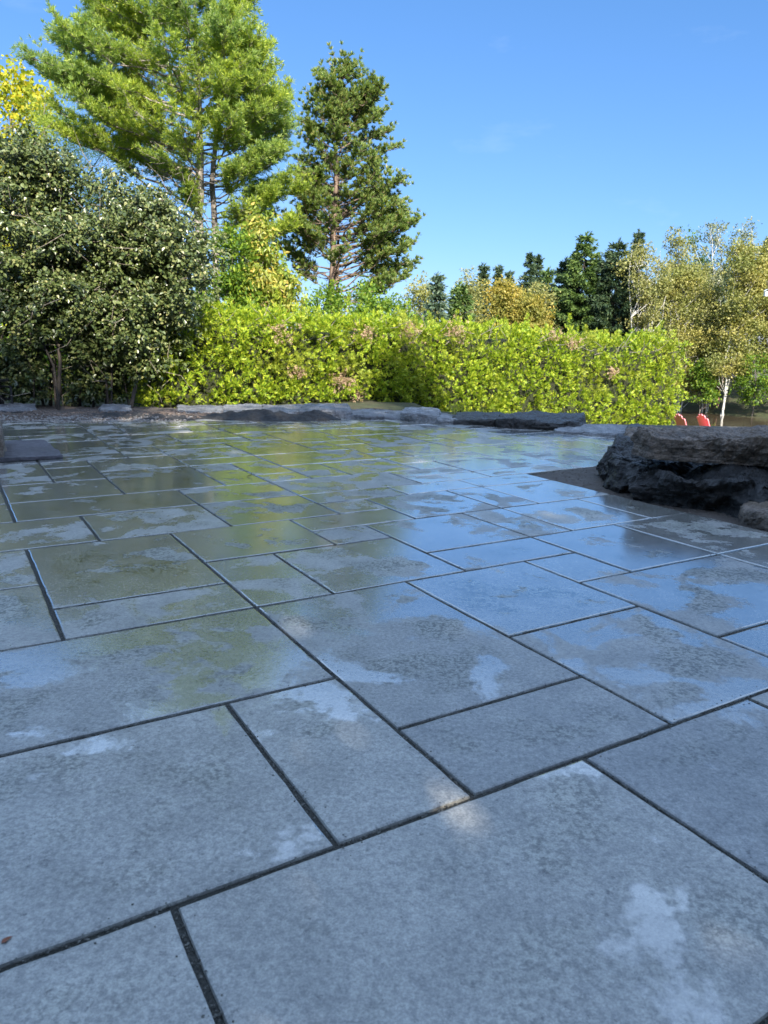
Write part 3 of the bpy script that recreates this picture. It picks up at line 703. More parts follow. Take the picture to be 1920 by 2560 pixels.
g.add(R_[0], [list(range(k_))][0:0] or np.array([[0, 1, 6, 7], [1, 2, 5, 6], [2, 3, 4, 5]])); g.add(R_[-1], np.array([[7, 6, 1, 0], [6, 5, 2, 1], [5, 4, 3, 2]]))
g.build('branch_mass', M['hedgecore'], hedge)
def fans(g, P, D, Nn, L, k=7):
    """flat arborvitae sprays: k scale leaves fanned in one plane"""
    n = len(P); S = unit(np.cross(D, Nn))
    for j in range(k):
        a = (j/(k-1)-.5)*2.0
        d = unit(D*math.cos(a)+S*math.sin(a)+rdir(n)*.12); o_ = P+D*(L*.35*(1-abs(a)/1.2))[:, None]
        g.rhomb(o_, d, unit(Nn+rdir(n)*.4), L*(.62-.12*abs(a))*rng.uniform(.7, 1.3, n), L*.17, .5)
def hedge_pts(n, face):
    if face == 'front':
        t = rng.uniform(0, hlen, n); base_ = hb(t); top_ = hz(t); v = rng.random(n)
        lum = lump(t*1.0, (base_+(top_-base_)*v)*1.3)
        o_ = -.02+.16*lum+.09*vnoise(t, v*2, 9, 77, 2)+rng.uniform(-.20, .12, n)**1; o_ -= .35*np.clip((v-.86)/.14, 0, 1)**2; o_ -= .18*np.clip((.12-v)/.12, 0, 1)
        endf = np.clip((t-(hlen-.7))/.7, 0, 1)**2*.75; o_ -= endf
        z = base_+(top_-base_)*v; Nn = np.tile([hn.x, hn.y, .25], (n, 1))
        return np.stack([HL.x+hd.x*t+hn.x*o_, HL.y+hd.y*t+hn.y*o_, z], 1), Nn
    if face == 'top':
        t = rng.uniform(0, hlen, n); d_ = rng.uniform(-.05, DEPTHH, n)
        z = hz(t)+.10*lump(t, d_*2)-.25*np.clip((t-(hlen-.6))/.6, 0, 1)**2+rng.uniform(-.14, .07, n)-.10
        return np.stack([HL.x+hd.x*t-hn.x*d_, HL.y+hd.y*t-hn.y*d_, z], 1), np.tile([hn.x*.3, hn.y*.3, 1.], (n, 1))
    t = hlen+rng.uniform(-.18, .08, n); d_ = rng.uniform(.1, DEPTHH, n); v = rng.random(n); base_ = hb(t); top_ = hz(np.minimum(t, hlen))
    t = t+.12*lump(d_*2, v*3)-.3*np.clip((v-.85)/.15, 0, 1)**2
    return np.stack([HL.x+hd.x*t-hn.x*d_, HL.y+hd.y*t-hn.y*d_, base_+(top_-base_)*v], 1), np.tile([hd.x, hd.y, .2], (n, 1))
g = Geo()
for face, n in (('front', 30000), ('top', 7000), ('end', 3000)):
    m_ = n//10; P, Nn = hedge_pts(m_, face); k_ = np.repeat(np.arange(m_), 10); n = len(k_); Nn = unit(Nn)
    h_ = rdir(n); h_ = np.where((np.sum(h_*Nn[k_], 1) < -.15)[:, None], -h_, h_); rr_ = rng.uniform(.05, .13, m_)[k_][:, None]
    P = P[k_]+h_*rr_*rng.uniform(.35, 1, (n, 1)); Nn = unit(h_+Nn[k_]*.5)
    D = unit(Nn*.9+rdir(n)*.55+np.array([0, 0, .2])); PN = unit(np.cross(D, rdir(n)))
    fans(g, P, D, PN, rng.uniform(.04, .115, n), 7)
# upright shoots breaking the clipped top line
for _ in range(150):
    t = rng.uniform(0, hlen); h_ = rng.uniform(.08, .30)*(1 if rng.random() < .85 else 1.8); d_ = rng.uniform(0, .5)
    p = np.array([HL.x+hd.x*t-hn.x*d_, HL.y+hd.y*t-hn.y*d_, hz(t)-.1]); n = int(h_*70)+4
    s = rng.random(n); P = p+np.stack([rng.normal(size=n)*.05*(1.2-s), rng.normal(size=n)*.05*(1.2-s), s*h_], 1)
    D = unit(rdir(n)*.6+np.array([0, 0, 1.])); fans(g, P, D, unit(np.cross(D, rdir(n))), rng.uniform(.06, .10, n), 5)
g.build('foliage', M['cedar'], hedge)
g = Geo()
for px, py, r_, n in ((735, 930, .10, 70), (850, 950, .17, 160), (880, 985, .12, 60), (1015, 832, .22, 110), (1130, 828, .2, 130), (1420, 858, .16, 120), (1375, 838, .14, 90), (1520, 930, .12, 90), (905, 838, .16, 110), (690, 830, .2, 70)):
    # find the hedge's front plane along this ray
    d = ray(px, py); a_ = (HL.x*hn.x+HL.y*hn.y-EYE.x*hn.x-EYE.y*hn.y)/(d.x*hn.x+d.y*hn.y); c = EYE+d*a_
    P = np.array(c)+rng.normal(size=(n, 3))*np.array([r_, r_*.35, r_*.7])*.7+np.array([hn.x, hn.y, 0])*.12
    D = unit(rdir(n)+np.array([0, 0, -.2])); fans(g, P, D, unit(np.cross(D, rdir(n))), rng.uniform(.05, .10, n), 4)
g.build('dead_sprays', M['brownspray'], hedge)
g = Geo()
for _ in range(130):
    t = rng.uniform(0, hlen); p = np.array([HL.x+hd.x*t, HL.y+hd.y*t, hz(t)-rng.uniform(.1, .5)]); d = unit(np.array([hn.x*.3+hd.x*rng.normal()*.8, hn.y*.3+hd.y*rng.normal()*.8, rng.uniform(.1, 1)])); l = rng.uniform(.15, .5)
    g.tube(np.stack([p, p+d*l*.5+rng.normal(size=3)*.03, p+d*l]), [.006, .005, .002], 4)
tag(g.build('bare_twigs', M['greybark'], hedge), kind='stuff')

# ---- big lilac shrubs on the left
M['lilac'] = foliage('lilac_leaf', [(0, (.035, .055, .016)), (.5, (.08, .11, .032)), (.85, (.15, .18, .06)), (1, (.26, .25, .10))], .16, .34, .6, tcol=(1.1, 1.3, .5))
M['paletwig'] = bark('pale_twig', (.10, .08, .06), (.28, .24, .19), 30)
def lilac(label, X, Y, pr, n, clumps, stems, seed, name='lilac_shrub', mat='lilac'):
    global rng
    rng = np.random.default_rng(seed)
    prof = profile(pr, Y)
    root = empty(name, (X, Y, th(X, Y)), label, 'shrub', 'big leafy shrubs left of the hedge')
    P, Nn, C, S = crown_points(n, prof, Y+.35, .62, .2, clumps, .34, .82)
    m_ = n//13; k_ = rng.integers(0, m_, n); P = P[:m_][k_]+rdir(n)*(rng.random((n, 1))**.6)*np.array([.11, .11, .075])*rng.uniform(.6, 1.5, (m_, 1))[k_]; Nn = unit(Nn[:m_][k_]*.6+rdir(n)*.6)
    D = unit(rdir(n)*.6+np.array([0, -.25, -.35])+Nn*.6); N2 = unit(Nn*.4+rdir(n)*.5+np.array([.12, -.5, .5]))
    g = Geo(); Ls = rng.uniform(.032, .072, n); g.leaf(P, D, N2, Ls, Ls*.72); g.build('foliage', M[mat], root)
    for k in range(stems[2]):
        g = Geo(); sx = rng.uniform(stems[0], stems[1]); b = aty(sx, 1025, Y+rng.uniform(-.1, .5)); b.z = th(b.x, b.y)-.05
        c = C[rng.integers(0, len(C))]; h_ = rng.uniform(.7, 1.4); p1 = np.array([b.x+rng.normal()*.12, b.y+rng.normal()*.1, h_])
        rr = rng.uniform(.009, .032); pts = np.stack([np.array(b), np.array([b.x+rng.normal()*.10, b.y+rng.normal()*.05, h_*.5]), p1, (p1+c)/2+rng.normal(size=3)*.15, c])
        g.tube(pts, np.array([1, .9, .75, .45, .15])*rr, 6)
        g.tube(np.stack([p1, p1+(C[rng.integers(0, len(C))]-p1)*.5]), [rr*.5, rr*.2], 5)
        g.build('stem', M['darkbark'], root, smooth=True)
    g = Geo()
    for k in range(stems[3]):
        c = C[rng.integers(0, len(C))]+rng.normal(size=3)*.25; d = unit(rdir(1)[0]+np.array([0, -.4, .3])); l_ = rng.uniform(.2, .6)
        g.tube(np.stack([c, c+d*l_*.5+rng.normal(size=3)*.05, c+d*l_+np.array([0, 0, .05])]), [.005, .004, .0015], 4)
    tag(g.build('twigs', M['paletwig'], root), kind='stuff')
    return root
lilac('tall dark-green shrub at the far left, its top rising in a ragged slope', -4.6, 10.6,
      [(1005, -140, 90), (950, -140, 180), (880, -160, 230), (800, -170, 290), (600, -180, 330), (480, -190, 290), (420, -190, 220), (375, -180, 140), (345, -160, 70)], 56000, 120, (-60, 200, 11, 160), 101)
lilac('broad rounded dark-green shrub just left of the hedge', -2.9, 10.9,
      [(1005, 130, 260), (950, 120, 350), (900, 120, 395), (850, 120, 440), (780, 130, 490), (720, 140, 520), (650, 150, 528), (600, 170, 515), (555, 190, 480), (510, 200, 430), (470, 210, 360), (445, 220, 290)], 64000, 125, (110, 330, 13, 200), 102)
rng = np.random.default_rng(11)

def pine(name, label, trunks, Y, pr, cfgs, nmat, bmat, dead=0, extra=None, cat='tree'):
    """trunks: [[(px,py),...], base radius]; each trunk is a line in the depth plane Y"""
    root = empty(name, (aty(trunks[0][0][0][0], 700, Y).x, Y, 0), label, cat)
    prof = profile(pr, Y); gb, gn = Geo(), Geo()
    lines = []
    for k, (tp, r_) in enumerate(trunks):
        pts = [np.array(aty(px, py, Y+k*.25)) for px, py in tp]; b = pts[0].copy(); b[2] = th(b[0], b[1])-.2; pts = [b]+pts
        P = np.array(pts); zz = np.linspace(P[0, 2], P[-1, 2], 22); xx = np.interp(zz, P[:, 2], P[:, 0])+rng.normal(size=22)*.015; yy = np.full(22, Y+k*.25)+rng.normal(size=22)*.02
        T = np.stack([xx, yy, zz], 1); s = np.linspace(0, 1, 22); gb.tube(T, r_*(1-.88*s), 9); lines.append(T)
    for c in cfgs:
        T = lines[c.pop('trunk', 0)]
        bundle_limbs(gb, gn, 0, prof, Y, None, base_xy=lambda z, T=T: (np.interp(z, T[:, 2], T[:, 0]), T[0, 1]), **c)
    if dead:
        T = lines[0]
        for _ in range(dead):
            z = rng.uniform(dead_z[0], dead_z[1]); a = rng.uniform(0, 6.28); L_ = rng.uniform(.3, 1.5); x = np.interp(z, T[:, 2], T[:, 0]); p = np.array([x, T[0, 1], z])
            d = np.array([math.cos(a), math.sin(a), rng.uniform(-.3, .3)]); q = p+d*L_*.5+rng.normal(size=3)*.08
            gb.tube(np.stack([p, q, p+d*L_+np.array([0, 0, .1])]), [.014, .009, .003], 4)
            for _ in range(3):
                d2 = unit(d+rdir(1)[0]*.8); gb.tube(np.stack([q, q+d2*L_*.3, q+d2*L_*.5+rng.normal(size=3)*.05]), [.006, .004, .002], 3)
    if extra: extra(gb, gn)
    gn.build('crown', nmat, root); gb.build('trunk', bmat, root, smooth=True)
    return root
YW = 19.0
M['wpine'] = foliage('white_pine_needles', [(0, (.13, .20, .035)), (.45, (.27, .36, .05)), (.8, (.42, .50, .06)), (1, (.58, .60, .09))], .45, .45, .35, patch=((.16, .27, .12), .5), patch_scale=.45)
M['rpine'] = foliage('red_pine_needles', [(0, (.075, .13, .035)), (.5, (.16, .235, .06)), (.85, (.25, .33, .08)), (1, (.36, .28, .09))], .3, .45, .35, patch=((.24, .21, .07), .1), patch_scale=1.5)
zt = lambda py, Y, px=500: aty(px, py, Y).z
dead_z = (zt(620, YW), zt(430, YW))
pine('white_pine', 'tallest soft bright-green pine with twin grey trunks behind the dark shrubs', [([(497, 560), (500, 400), (497, 250), (480, -120)], .17), ([(535, 560), (530, 430), (545, 300), (560, -60)], .12), ([(576, 600), (580, 460), (600, 380)], .06)], YW,
     [(640, 540, 640), (600, 520, 700), (560, 500, 745), (500, 470, 730), (440, 430, 745), (400, 250, 735), (360, 150, 745), (330, 120, 740), (260, 108, 735), (200, 105, 700), (150, 110, 680), (90, 150, 640), (40, 210, 650), (0, 230, 570), (-100, 280, 560), (-250, 380, 520), (-350, 470, 490)],
     [dict(nlimb=70, droop=.12, rise=1.1, tw_len=.66, tuftL=.125, tuftW=.014, tuftN=15, r0=.75, zmin=zt(470, YW), zmax=zt(-300, YW), twigs=34, tufts=5, fill=.85),
      dict(trunk=1, nlimb=46, droop=.1, rise=.9, tw_len=.65, tuftL=.12, tuftW=.015, tuftN=16, r0=.8, zmin=zt(640, YW), zmax=zt(60, YW), twigs=38, tufts=5, fill=.7, az=[-.3, .25, -1.1, .9, -.6, -2.4, 0.0, 2.6]),
      dict(trunk=0, nlimb=20, droop=-.2, rise=2.2, tw_len=.6, tuftL=.12, tuftW=.015, tuftN=16, r0=.8, zmin=zt(560, YW), zmax=zt(120, YW), twigs=40, tufts=5, fill=.65, az=[2.9, 3.2, 2.6, 3.5, 3.0])],
     M['wpine'], M['greybark'], dead=46)
YR = 21.0
dead_z = (zt(700, YR), zt(470, YR))
pine('red_pine', 'dark olive pine with a forked top and bare inner branches', [([(828, 700), (836, 560), (840, 400), (845, 280), (850, 160)], .15), ([(845, 380), (880, 320), (920, 235)], .07)], YR,
     [(760, 790, 1000), (700, 735, 1010), (650, 700, 1030), (600, 690, 1030), (560, 705, 1055), (500, 740, 1010), (470, 745, 1005), (430, 750, 990), (380, 750, 985), (320, 765, 980), (270, 775, 965), (220, 790, 955), (190, 815, 915), (165, 830, 868), (140, 845, 855)],
     [dict(nlimb=84, droop=.0, rise=.8, tw_len=.46, tuftL=.125, tuftW=.018, tuftN=24, r0=1.0, zmin=zt(700, YR, 850), zmax=zt(190, YR, 850), twigs=18, tufts=3, fill=.78, spread=.75),
      dict(trunk=1, nlimb=26, droop=.0, rise=.7, tw_len=.38, tuftL=.125, tuftW=.018, tuftN=24, r0=.8, zmin=zt(360, YR, 900), zmax=zt(245, YR, 920), twigs=16, tufts=3, fill=.6, lens=.6, spread=.75),
      dict(trunk=0, nlimb=14, droop=.0, rise=.8, tw_len=.5, tuftL=.125, tuftW=.018, tuftN=24, r0=.8, zmin=zt(740, YR, 850), zmax=zt(420, YR, 850), twigs=22, tufts=3, fill=.7, az=[3.0, 3.4, 2.6, -2.2], spread=.75),
      dict(trunk=0, nlimb=28, droop=-.1, rise=.8, tw_len=.45, tuftL=.125, tuftW=.018, tuftN=24, r0=1.0, zmin=zt(800, YR, 850), zmax=zt(480, YR, 850), twigs=18, tufts=3, fill=.6, az=[-.1, .2, -.4, .5], spread=.75)],
     M['rpine'], M['redbark'], dead=60)

# ---- trees and bushes between the hedge and the pines
M['cherry'] = foliage('cherry_leaf', [(0, (.12, .19, .03)), (.5, (.24, .31, .045)), (.8, (.40, .41, .07)), (1, (.55, .38, .09))], .35, .4, .4, patch=((.50, .36, .10), .3), patch_scale=1.6)
M['maple'] = foliage('yellow_maple', [(0, (.20, .26, .02)), (.6, (.42, .42, .03)), (1, (.62, .48, .04))], .4, .5, .3)
M['greenleaf'] = foliage('green_leaf', [(0, (.05, .11, .015)), (.6, (.12, .21, .02)), (1, (.26, .33, .03))], .35, .5, .3)
M['limeleaf'] = foliage('lime_leaf', [(0, (.12, .22, .02)), (.6, (.26, .36, .03)), (1, (.5, .45, .05))], .4, .5, .3)
def bt(name, label, px, pyb, Y, pr, mat, bk, n, L, W_, **k):
    prof = profile(pr, Y); X = aty(px, pyb, Y).x
    return broad_tree(name, label, k.pop('cat', 'tree'), X, Y, th(X, Y), prof, M[mat], M[bk], n, L, W_, **k)
bt('cherry_tree', 'young tree with drooping green, yellow and orange leaves above the left part of the hedge', 650, 800, 14.2,
   [(800, 570, 740), (740, 560, 770), (700, 560, 765), (660, 575, 745), (620, 590, 700), (580, 610, 680), (545, 635, 655)], 'cherry', 'bark', 7500, .10, .04, clumps=46, cs=.22, trunkr=.03, hang=.9, foldleaf=True, dk=.8)
bt('bush', 'dense green bush between the dark shrubs and the yellow-leaved young tree', 560, 850, 13.6,
   [(900, 480, 660), (800, 470, 670), (740, 480, 650), (680, 520, 620), (620, 545, 600), (580, 560, 590)], 'greenleaf', 'bark', 9000, .08, .04, clumps=46, cs=.25, trunkr=.03, cat='bush')
bt('bush', 'low green bush showing over the hedge below the olive pine', 900, 820, 17.5,
   [(830, 700, 1080), (790, 700, 1080), (760, 720, 1050), (735, 760, 1000), (715, 820, 960)], 'greenleaf', 'bark', 9000, .08, .045, clumps=60, cs=.28, trunkr=.03, cat='bush')
bt('maple_tree', 'bright yellow tree showing above the dark shrub at the upper left', 60, 500, 24,
   [(700, -200, 160), (500, -250, 200), (350, -220, 190), (270, -160, 160), (215, -60, 120), (205, 0, 40)], 'maple', 'bark', 16000, .13, .11, clumps=90, cs=.7, trunkr=.14)
bt('young_pine', 'pale grey-green conifer between the yellow tree and the tall twin-trunked pine', 150, 500, 21.5,
   [(640, 0, 420), (500, 20, 380), (420, 30, 330), (350, 50, 290), (290, 60, 220), (250, 80, 140), (225, 95, 115)], 'wpine', 'bark', 26000, .10, .014, clumps=80, cs=.5, trunkr=.1)
for k, (px, w_, py, Y, lb, mt_) in enumerate(((20, 150, 880, 14.5, 'yellow-green undergrowth bush at the far left, seen below the leaves of the shrub', 'limeleaf'), (190, 130, 900, 13.6, 'sunlit lime bush seen between the left shrub stems', 'limeleaf'),
        (330, 130, 905, 14.0, 'sunlit yellowish bush behind the middle shrub stems', 'limeleaf'), (450, 100, 880, 13.2, 'dark green cedar bush beside the left end of the hedge', 'greenleaf'), (-120, 140, 800, 15.5, 'leafy bush cut off by the left edge', 'greenleaf'))):
    bt('undergrowth_bush', lb, px, 1000, Y, [(1022, px-w_*.7, px+w_*.7), (960, px-w_, px+w_), (920, px-w_*.9, px+w_*.9), (py-40, px-w_*.5, px+w_*.5), (py-70, px-20, px+20)], mt_, 'bark', 6000, .075, .05, clumps=50, cs=.3, trunkr=.025, cat='bush', group='bushes behind the left shrubs')
# backdrop woods behind the left group: a tangle nobody could count
def wood(name, label, pr, Y, dk, n, L, W_, mat, clumps, cs):
    prof = profile(pr, Y); P, Nn, C, S = crown_points(n, prof, Y, dk, .1, clumps, cs)
    g = Geo(); g.rhomb(P, unit(rdir(n)), unit(Nn+rdir(n)*.8), rng.uniform(.7, 1.3, n)*L, rng.uniform(.7, 1.3, n)*W_); o = g.build(name, mat)
    return tag(o, label, kind='stuff')
wood('undergrowth', 'shadowy undergrowth behind the left shrubs', [(1030, -700, 640), (940, -720, 640), (800, -720, 620), (720, -600, 600)], 17.5, .25, 26000, .13, .09, M['greenleaf'], 220, .8)

# ------------------------------------------------------------------ woods across the water
M['spruce'] = foliage('spruce_needles', [(0, (.028, .055, .03)), (.6, (.06, .10, .05)), (1, (.11, .15, .06))], .15, .5, .3)
M['bluespruce'] = foliage('blue_spruce_needles', [(0, (.06, .10, .07)), (.6, (.11, .17, .11)), (1, (.17, .22, .13))], .2, .5, .3)
M['softpine'] = foliage('far_pine_needles', [(0, (.05, .09, .03)), (.6, (.11, .18, .05)), (1, (.20, .27, .07))], .25, .5, .3)
M['golden'] = foliage('golden_birch_leaf', [(0, (.17, .17, .05)), (.5, (.31, .29, .08)), (1, (.47, .41, .13))], .35, .5, .3, patch=((.20, .23, .07), .8), patch_scale=.5)
M['oliveleaf'] = foliage('olive_leaf', [(0, (.14, .155, .05)), (.6, (.26, .27, .09)), (1, (.40, .37, .13))], .32, .5, .3, patch=((.26, .22, .08), .4), patch_scale=.5)
M['orange'] = foliage('orange_leaf', [(0, (.22, .19, .04)), (.6, (.40, .32, .06)), (1, (.52, .36, .08))], .35, .5, .3, patch=((.20, .22, .05), .8), patch_scale=.5)
M['aspen'] = foliage('aspen_leaf', [(0, (.12, .14, .07)), (.6, (.22, .24, .12)), (1, (.38, .38, .22))], .25, .4, .4)
def spruce(label, px, top, base, w, Y, mat, name='spruce_tree', group='conifers across the water', shape=.8):
    X = aty(px, top, Y).x; zt_ = aty(px, top, Y).z; zb = th(X, Y); half = w*Y/F/2*1.35
    root = empty(name, (X, Y, zb), label, 'tree', group)
    gb, gn = Geo(), Geo(); H = zt_-zb; zz = np.linspace(zb-.3, zt_, 10); gb.tube(np.stack([X+0*zz, Y+0*zz, zz], 1), np.linspace(.16, .015, 10), 6)
    nl = int(H*24); Ps, As = [], []
    for i in range(nl):
        t = (i+rng.random())/nl; t = .08+.92*(.35*t+.65*(round(t*H*2.1)/(H*2.1))); t = min(t, .995); z0 = zb+H*t; L_ = half*((1-t)**min(1.0, shape*1.25)*1.2+.02)*rng.uniform(.65, 1.12); a = rng.uniform(0, 6.283); d = np.array([math.cos(a), math.sin(a), 0])
        s = np.linspace(0, 1, 5); P = np.array([X, Y, z0])+d*L_*s[:, None]+np.array([0, 0, 1.])*(-.32*L_*np.sin(s*2.4)+.12*L_*s**3)[:, None]
        gb.tube(P, np.linspace(.03, .006, 5), 3)
        m_ = max(5, int(L_*18)); q = rng.uniform(.15, 1, m_)**.7; Pp = np.stack([np.interp(q, s, P[:, k]) for k in range(3)], 1)+rng.normal(size=(m_, 3))*np.array([.11, .11, .06])
        Ps.append(Pp); As.append(np.tile(unit(d+np.array([0, 0, -.15])), (m_, 1)))
    for k in range(10): Ps.append(np.array([[X, Y, zt_-k*.12]])); As.append(np.array([[0, 0, 1.]]))
    needles(gn, np.concatenate(Ps), np.concatenate(As), 7, .32, .075, .75)
    gn.build('crown', M[mat], root); gb.build('trunk', M['darkbark'], root)
    return root
spruce('blue-green spruce just right of the olive pine over the hedge', 1092, 690, 830, 105, 40, 'bluespruce')
spruce('soft green conifer right of the blue-green spruce', 1150, 712, 830, 100, 42, 'softpine', name='pine_tree', shape=.5)
spruce('narrow dark spruce, left one of the small pointed tops', 1209, 664, 830, 62, 58, 'spruce')
spruce('narrow dark spruce, middle one of the small pointed tops', 1248, 668, 830, 56, 60, 'spruce')
spruce('shortest dark spruce top behind the orange tree', 1272, 684, 830, 50, 62, 'spruce')
spruce('pointed spruce standing highest left of the wide dark pine', 1327, 636, 830, 78, 60, 'spruce')
spruce('spruce half hidden behind the right side of the highest pointed spruce', 1346, 642, 830, 70, 62, 'spruce')
spruce('dull green fir touching the wide dark pine from the left', 1372, 674, 830, 90, 57, 'softpine', name='fir_tree')
spruce('wide dark pine with a bright rounded top, the tallest conifer across the water', 1466, 586, 830, 190, 52, 'softpine', name='pine_tree', shape=.62)
spruce('dark conifer filling the left flank of the wide dark pine', 1415, 650, 830, 150, 54, 'spruce', shape=.6)
spruce('very dark broad spruce between the wide pine and the birches', 1548, 604, 830, 180, 51, 'spruce', shape=.5)
spruce('spruce showing only its tip behind the birches', 1598, 580, 830, 80, 60, 'spruce')
spruce('dark spruce behind the golden birches at the right edge', 1926, 596, 900, 110, 60, 'spruce')
GB = 'broadleaved trees across the water'
def ft(label, px, Y, pr, mat, n, name='birch_tree', bk='birch', trunks=1, clumps=60, cs=.6, tr=.10, L=.135, W_=.10, **k):
    n = int(n*2.0); clumps = int(clumps*1.5); trunks = trunks+(1 if bk == 'birch' else 0); tr = tr*.8; k.setdefault('shell', .1); k.setdefault('branchr', .7)
    pr = [(a_, px-(px-b_)*1.22, px+(c_-px)*1.22) for a_, b_, c_ in pr]
    prof = profile(pr, Y); X = aty(px, 980, Y).x
    return broad_tree(name, label, 'tree', X, Y, th(X, Y), prof, M[mat], M[bk], n, L, W_, clumps=clumps, cs=cs*1.15, trunkr=tr*.85, group=GB, trunks=trunks, **k)
ft('rust-tinged tree left of the small pointed spruces', 1172, 52, [(840, 1140, 1205), (720, 1140, 1205), (690, 1155, 1190), (676, 1165, 1182)], 'oliveleaf', 2600, name='maple_tree', bk='bark')
ft('sparse yellowish tree top peeking beside the olive pine', 1052, 46, [(830, 1010, 1100), (740, 1010, 1100), (705, 1025, 1080), (690, 1040, 1065)], 'golden', 2200, name='maple_tree', bk='bark')
ft('orange-yellow maple behind the middle of the hedge', 1255, 48, [(850, 1200, 1310), (780, 1200, 1315), (730, 1215, 1300), (704, 1235, 1275)], 'orange', 5200, name='maple_tree', bk='bark')
ft('lower orange maple right of the orange-yellow one', 1315, 47, [(850, 1270, 1365), (800, 1270, 1365), (765, 1285, 1350), (745, 1300, 1330)], 'orange', 3800, name='maple_tree', bk='bark')
ft('brownish birch between the orange maples and the dark conifers', 1348, 52, [(840, 1310, 1390), (760, 1310, 1390), (725, 1325, 1370), (712, 1340, 1358)], 'oliveleaf', 2600)
ft('olive birch with several bright forking trunks right of the dark spruce', 1592, 49, [(960, 1560, 1680), (830, 1560, 1680), (720, 1555, 1670), (650, 1565, 1655), (612, 1590, 1630)], 'oliveleaf', 7000, trunks=3, tr=.15, branchr=1.0)
ft('green-olive tree with a domed top behind the birches', 1690, 54, [(960, 1640, 1780), (800, 1630, 1790), (680, 1635, 1770), (610, 1650, 1740), (578, 1675, 1715)], 'oliveleaf', 10000, name='maple_tree', bk='bark', clumps=90)
ft('green tree top right of the domed olive one', 1735, 56, [(960, 1690, 1790), (700, 1690, 1790), (630, 1700, 1775), (590, 1715, 1755)], 'greenleaf', 4000, name='maple_tree', bk='bark')
ft('thin pale aspen with whitish twigs, left one of the two airy tree tops', 1783, 55, [(960, 1760, 1810), (700, 1740, 1825), (620, 1740, 1825), (575, 1755, 1815), (556, 1775, 1800)], 'aspen', 3000, name='aspen_tree', tr=.13, cs=.45, clumps=50, branchr=1.2)
ft('thin pale aspen, right one of the two airy tree tops', 1866, 54, [(960, 1840, 1890), (700, 1815, 1905), (630, 1815, 1905), (580, 1835, 1895), (552, 1858, 1878)], 'aspen', 3000, name='aspen_tree', tr=.13, cs=.45, clumps=50, branchr=1.2)
ft('short golden birch in front of the domed olive tree', 1700, 49, [(985, 1650, 1760), (850, 1650, 1765), (720, 1660, 1755), (670, 1680, 1735), (655, 1695, 1720)], 'golden', 7500, trunks=3, tr=.12)
ft('slim birch with twin white stems left of the big golden birch', 1768, 49, [(985, 1735, 1800), (850, 1735, 1805), (740, 1745, 1800), (700, 1755, 1790)], 'oliveleaf', 4200, trunks=2, tr=.12)
ft('big golden birch with a bright white leaning trunk on the far bank', 1813, 47.2, [(930, 1760, 1880), (860, 1770, 1905), (760, 1785, 1925), (680, 1790, 1915), (640, 1810, 1890), (618, 1830, 1870)], 'golden', 11000, trunks=1, tr=.15, clumps=80)
ft('golden birch cut off by the right edge of the view', 1935, 48, [(930, 1880, 2010), (760, 1875, 2020), (680, 1885, 2000), (612, 1910, 1970)], 'golden', 9000, trunks=2, clumps=80)
ft('olive tree beyond the right edge', 2060, 49, [(930, 1990, 2130), (700, 1990, 2130), (600, 2030, 2090)], 'oliveleaf', 6000, name='maple_tree', bk='bark')
for lb, px, Y, w_, top in (('dark green bush on the far bank right of the white trunk', 1890, 46.5, 60, 880), ('round green bush on the far bank beside the end of the hedge', 1755, 47.5, 38, 905), ('low bush on the far bank at the right edge', 1960, 45.6, 55, 915)):
    prof = profile([(1000, px-w_, px+w_), (950, px-w_, px+w_), (top+20, px-w_*.7, px+w_*.7), (top, px-w_*.3, px+w_*.3)], Y); X = aty(px, 980, Y).x
    broad_tree('shore_bush', lb, 'bush', X, Y, th(X, Y), prof, M['greenleaf'], M['bark'], 3200, .14, .09, clumps=36, cs=.4, trunkr=.04, group='bushes on the far bank')
wood('distant_wood', 'mixed wood behind the separate trees across the water', [(960, 900, 2500), (880, 900, 2500), (800, 1000, 2500), (740, 1080, 2500), (690, 1400, 2500)], 68, .06, 34000, .45, .3, M['spruce'], 300, 1.6)
# bank grass
def blades(name, n, fxy, mat, L, W_, label):
    x, y = fxy(n); z = terrain(x, y); P = np.stack([x, y, z-.02], 1); n = len(P)
    g = Geo(); D = unit(rng.normal(size=(n, 3))*np.array([.35, .35, .1])+np.array([0, 0, 1.])); g.rhomb(P, D, rdir(n), rng.uniform(.5, 1.3, n)*L, np.full(n, W_), .35)
    return tag(g.build(name, mat), label, kind='stuff')
M['grass'] = foliage('bank_grass', [(0, (.12, .15, .03)), (.6, (.28, .29, .07)), (1, (.48, .40, .14))], .3, .6, .2)
def bank(n):
    t = rng.uniform(-14, 22, n); s = rng.uniform(46.0, 52, n)
    # s = .6y+.8x ; move along the shore direction (.8,-.6)
    return s*.8-t*.6, s*.6+t*.8
blades('shore_grass', 34000, bank, M['grass'], .5, .06, 'tall dry grass along the far bank')
def lawn(n):
    x = rng.uniform(1, 12, n); y = rng.uniform(9.3, 19, n); k = (y > 9.4+0*x) ; return x[k], y[k]
blades('grass', 14000, lawn, M['grass'], .12, .012, 'grass on the slope between the stones and the hedge')
# fallen branches at the water's edge
g = Geo()
root = empty('fallen_branch', tuple(at(1890, 1008, -3.28)), 'bare grey fallen branch lying in the water at the far bank', 'branch')
for k in range(9):
    p = np.array(at(1905+rng.uniform(-8, 10), 1012, -3.25)); d = np.array([rng.uniform(-1.6, 1.2), rng.uniform(-.5, .5), rng.uniform(.1, .7)])
    g.tube(np.stack([p, p+d*.5+np.array([0, 0, .25]), p+d, p+d*1.3+np.array([0, 0, -.3])]), [.045, .035, .022, .01], 5)
g.build('limb', M['paletwig'], root)
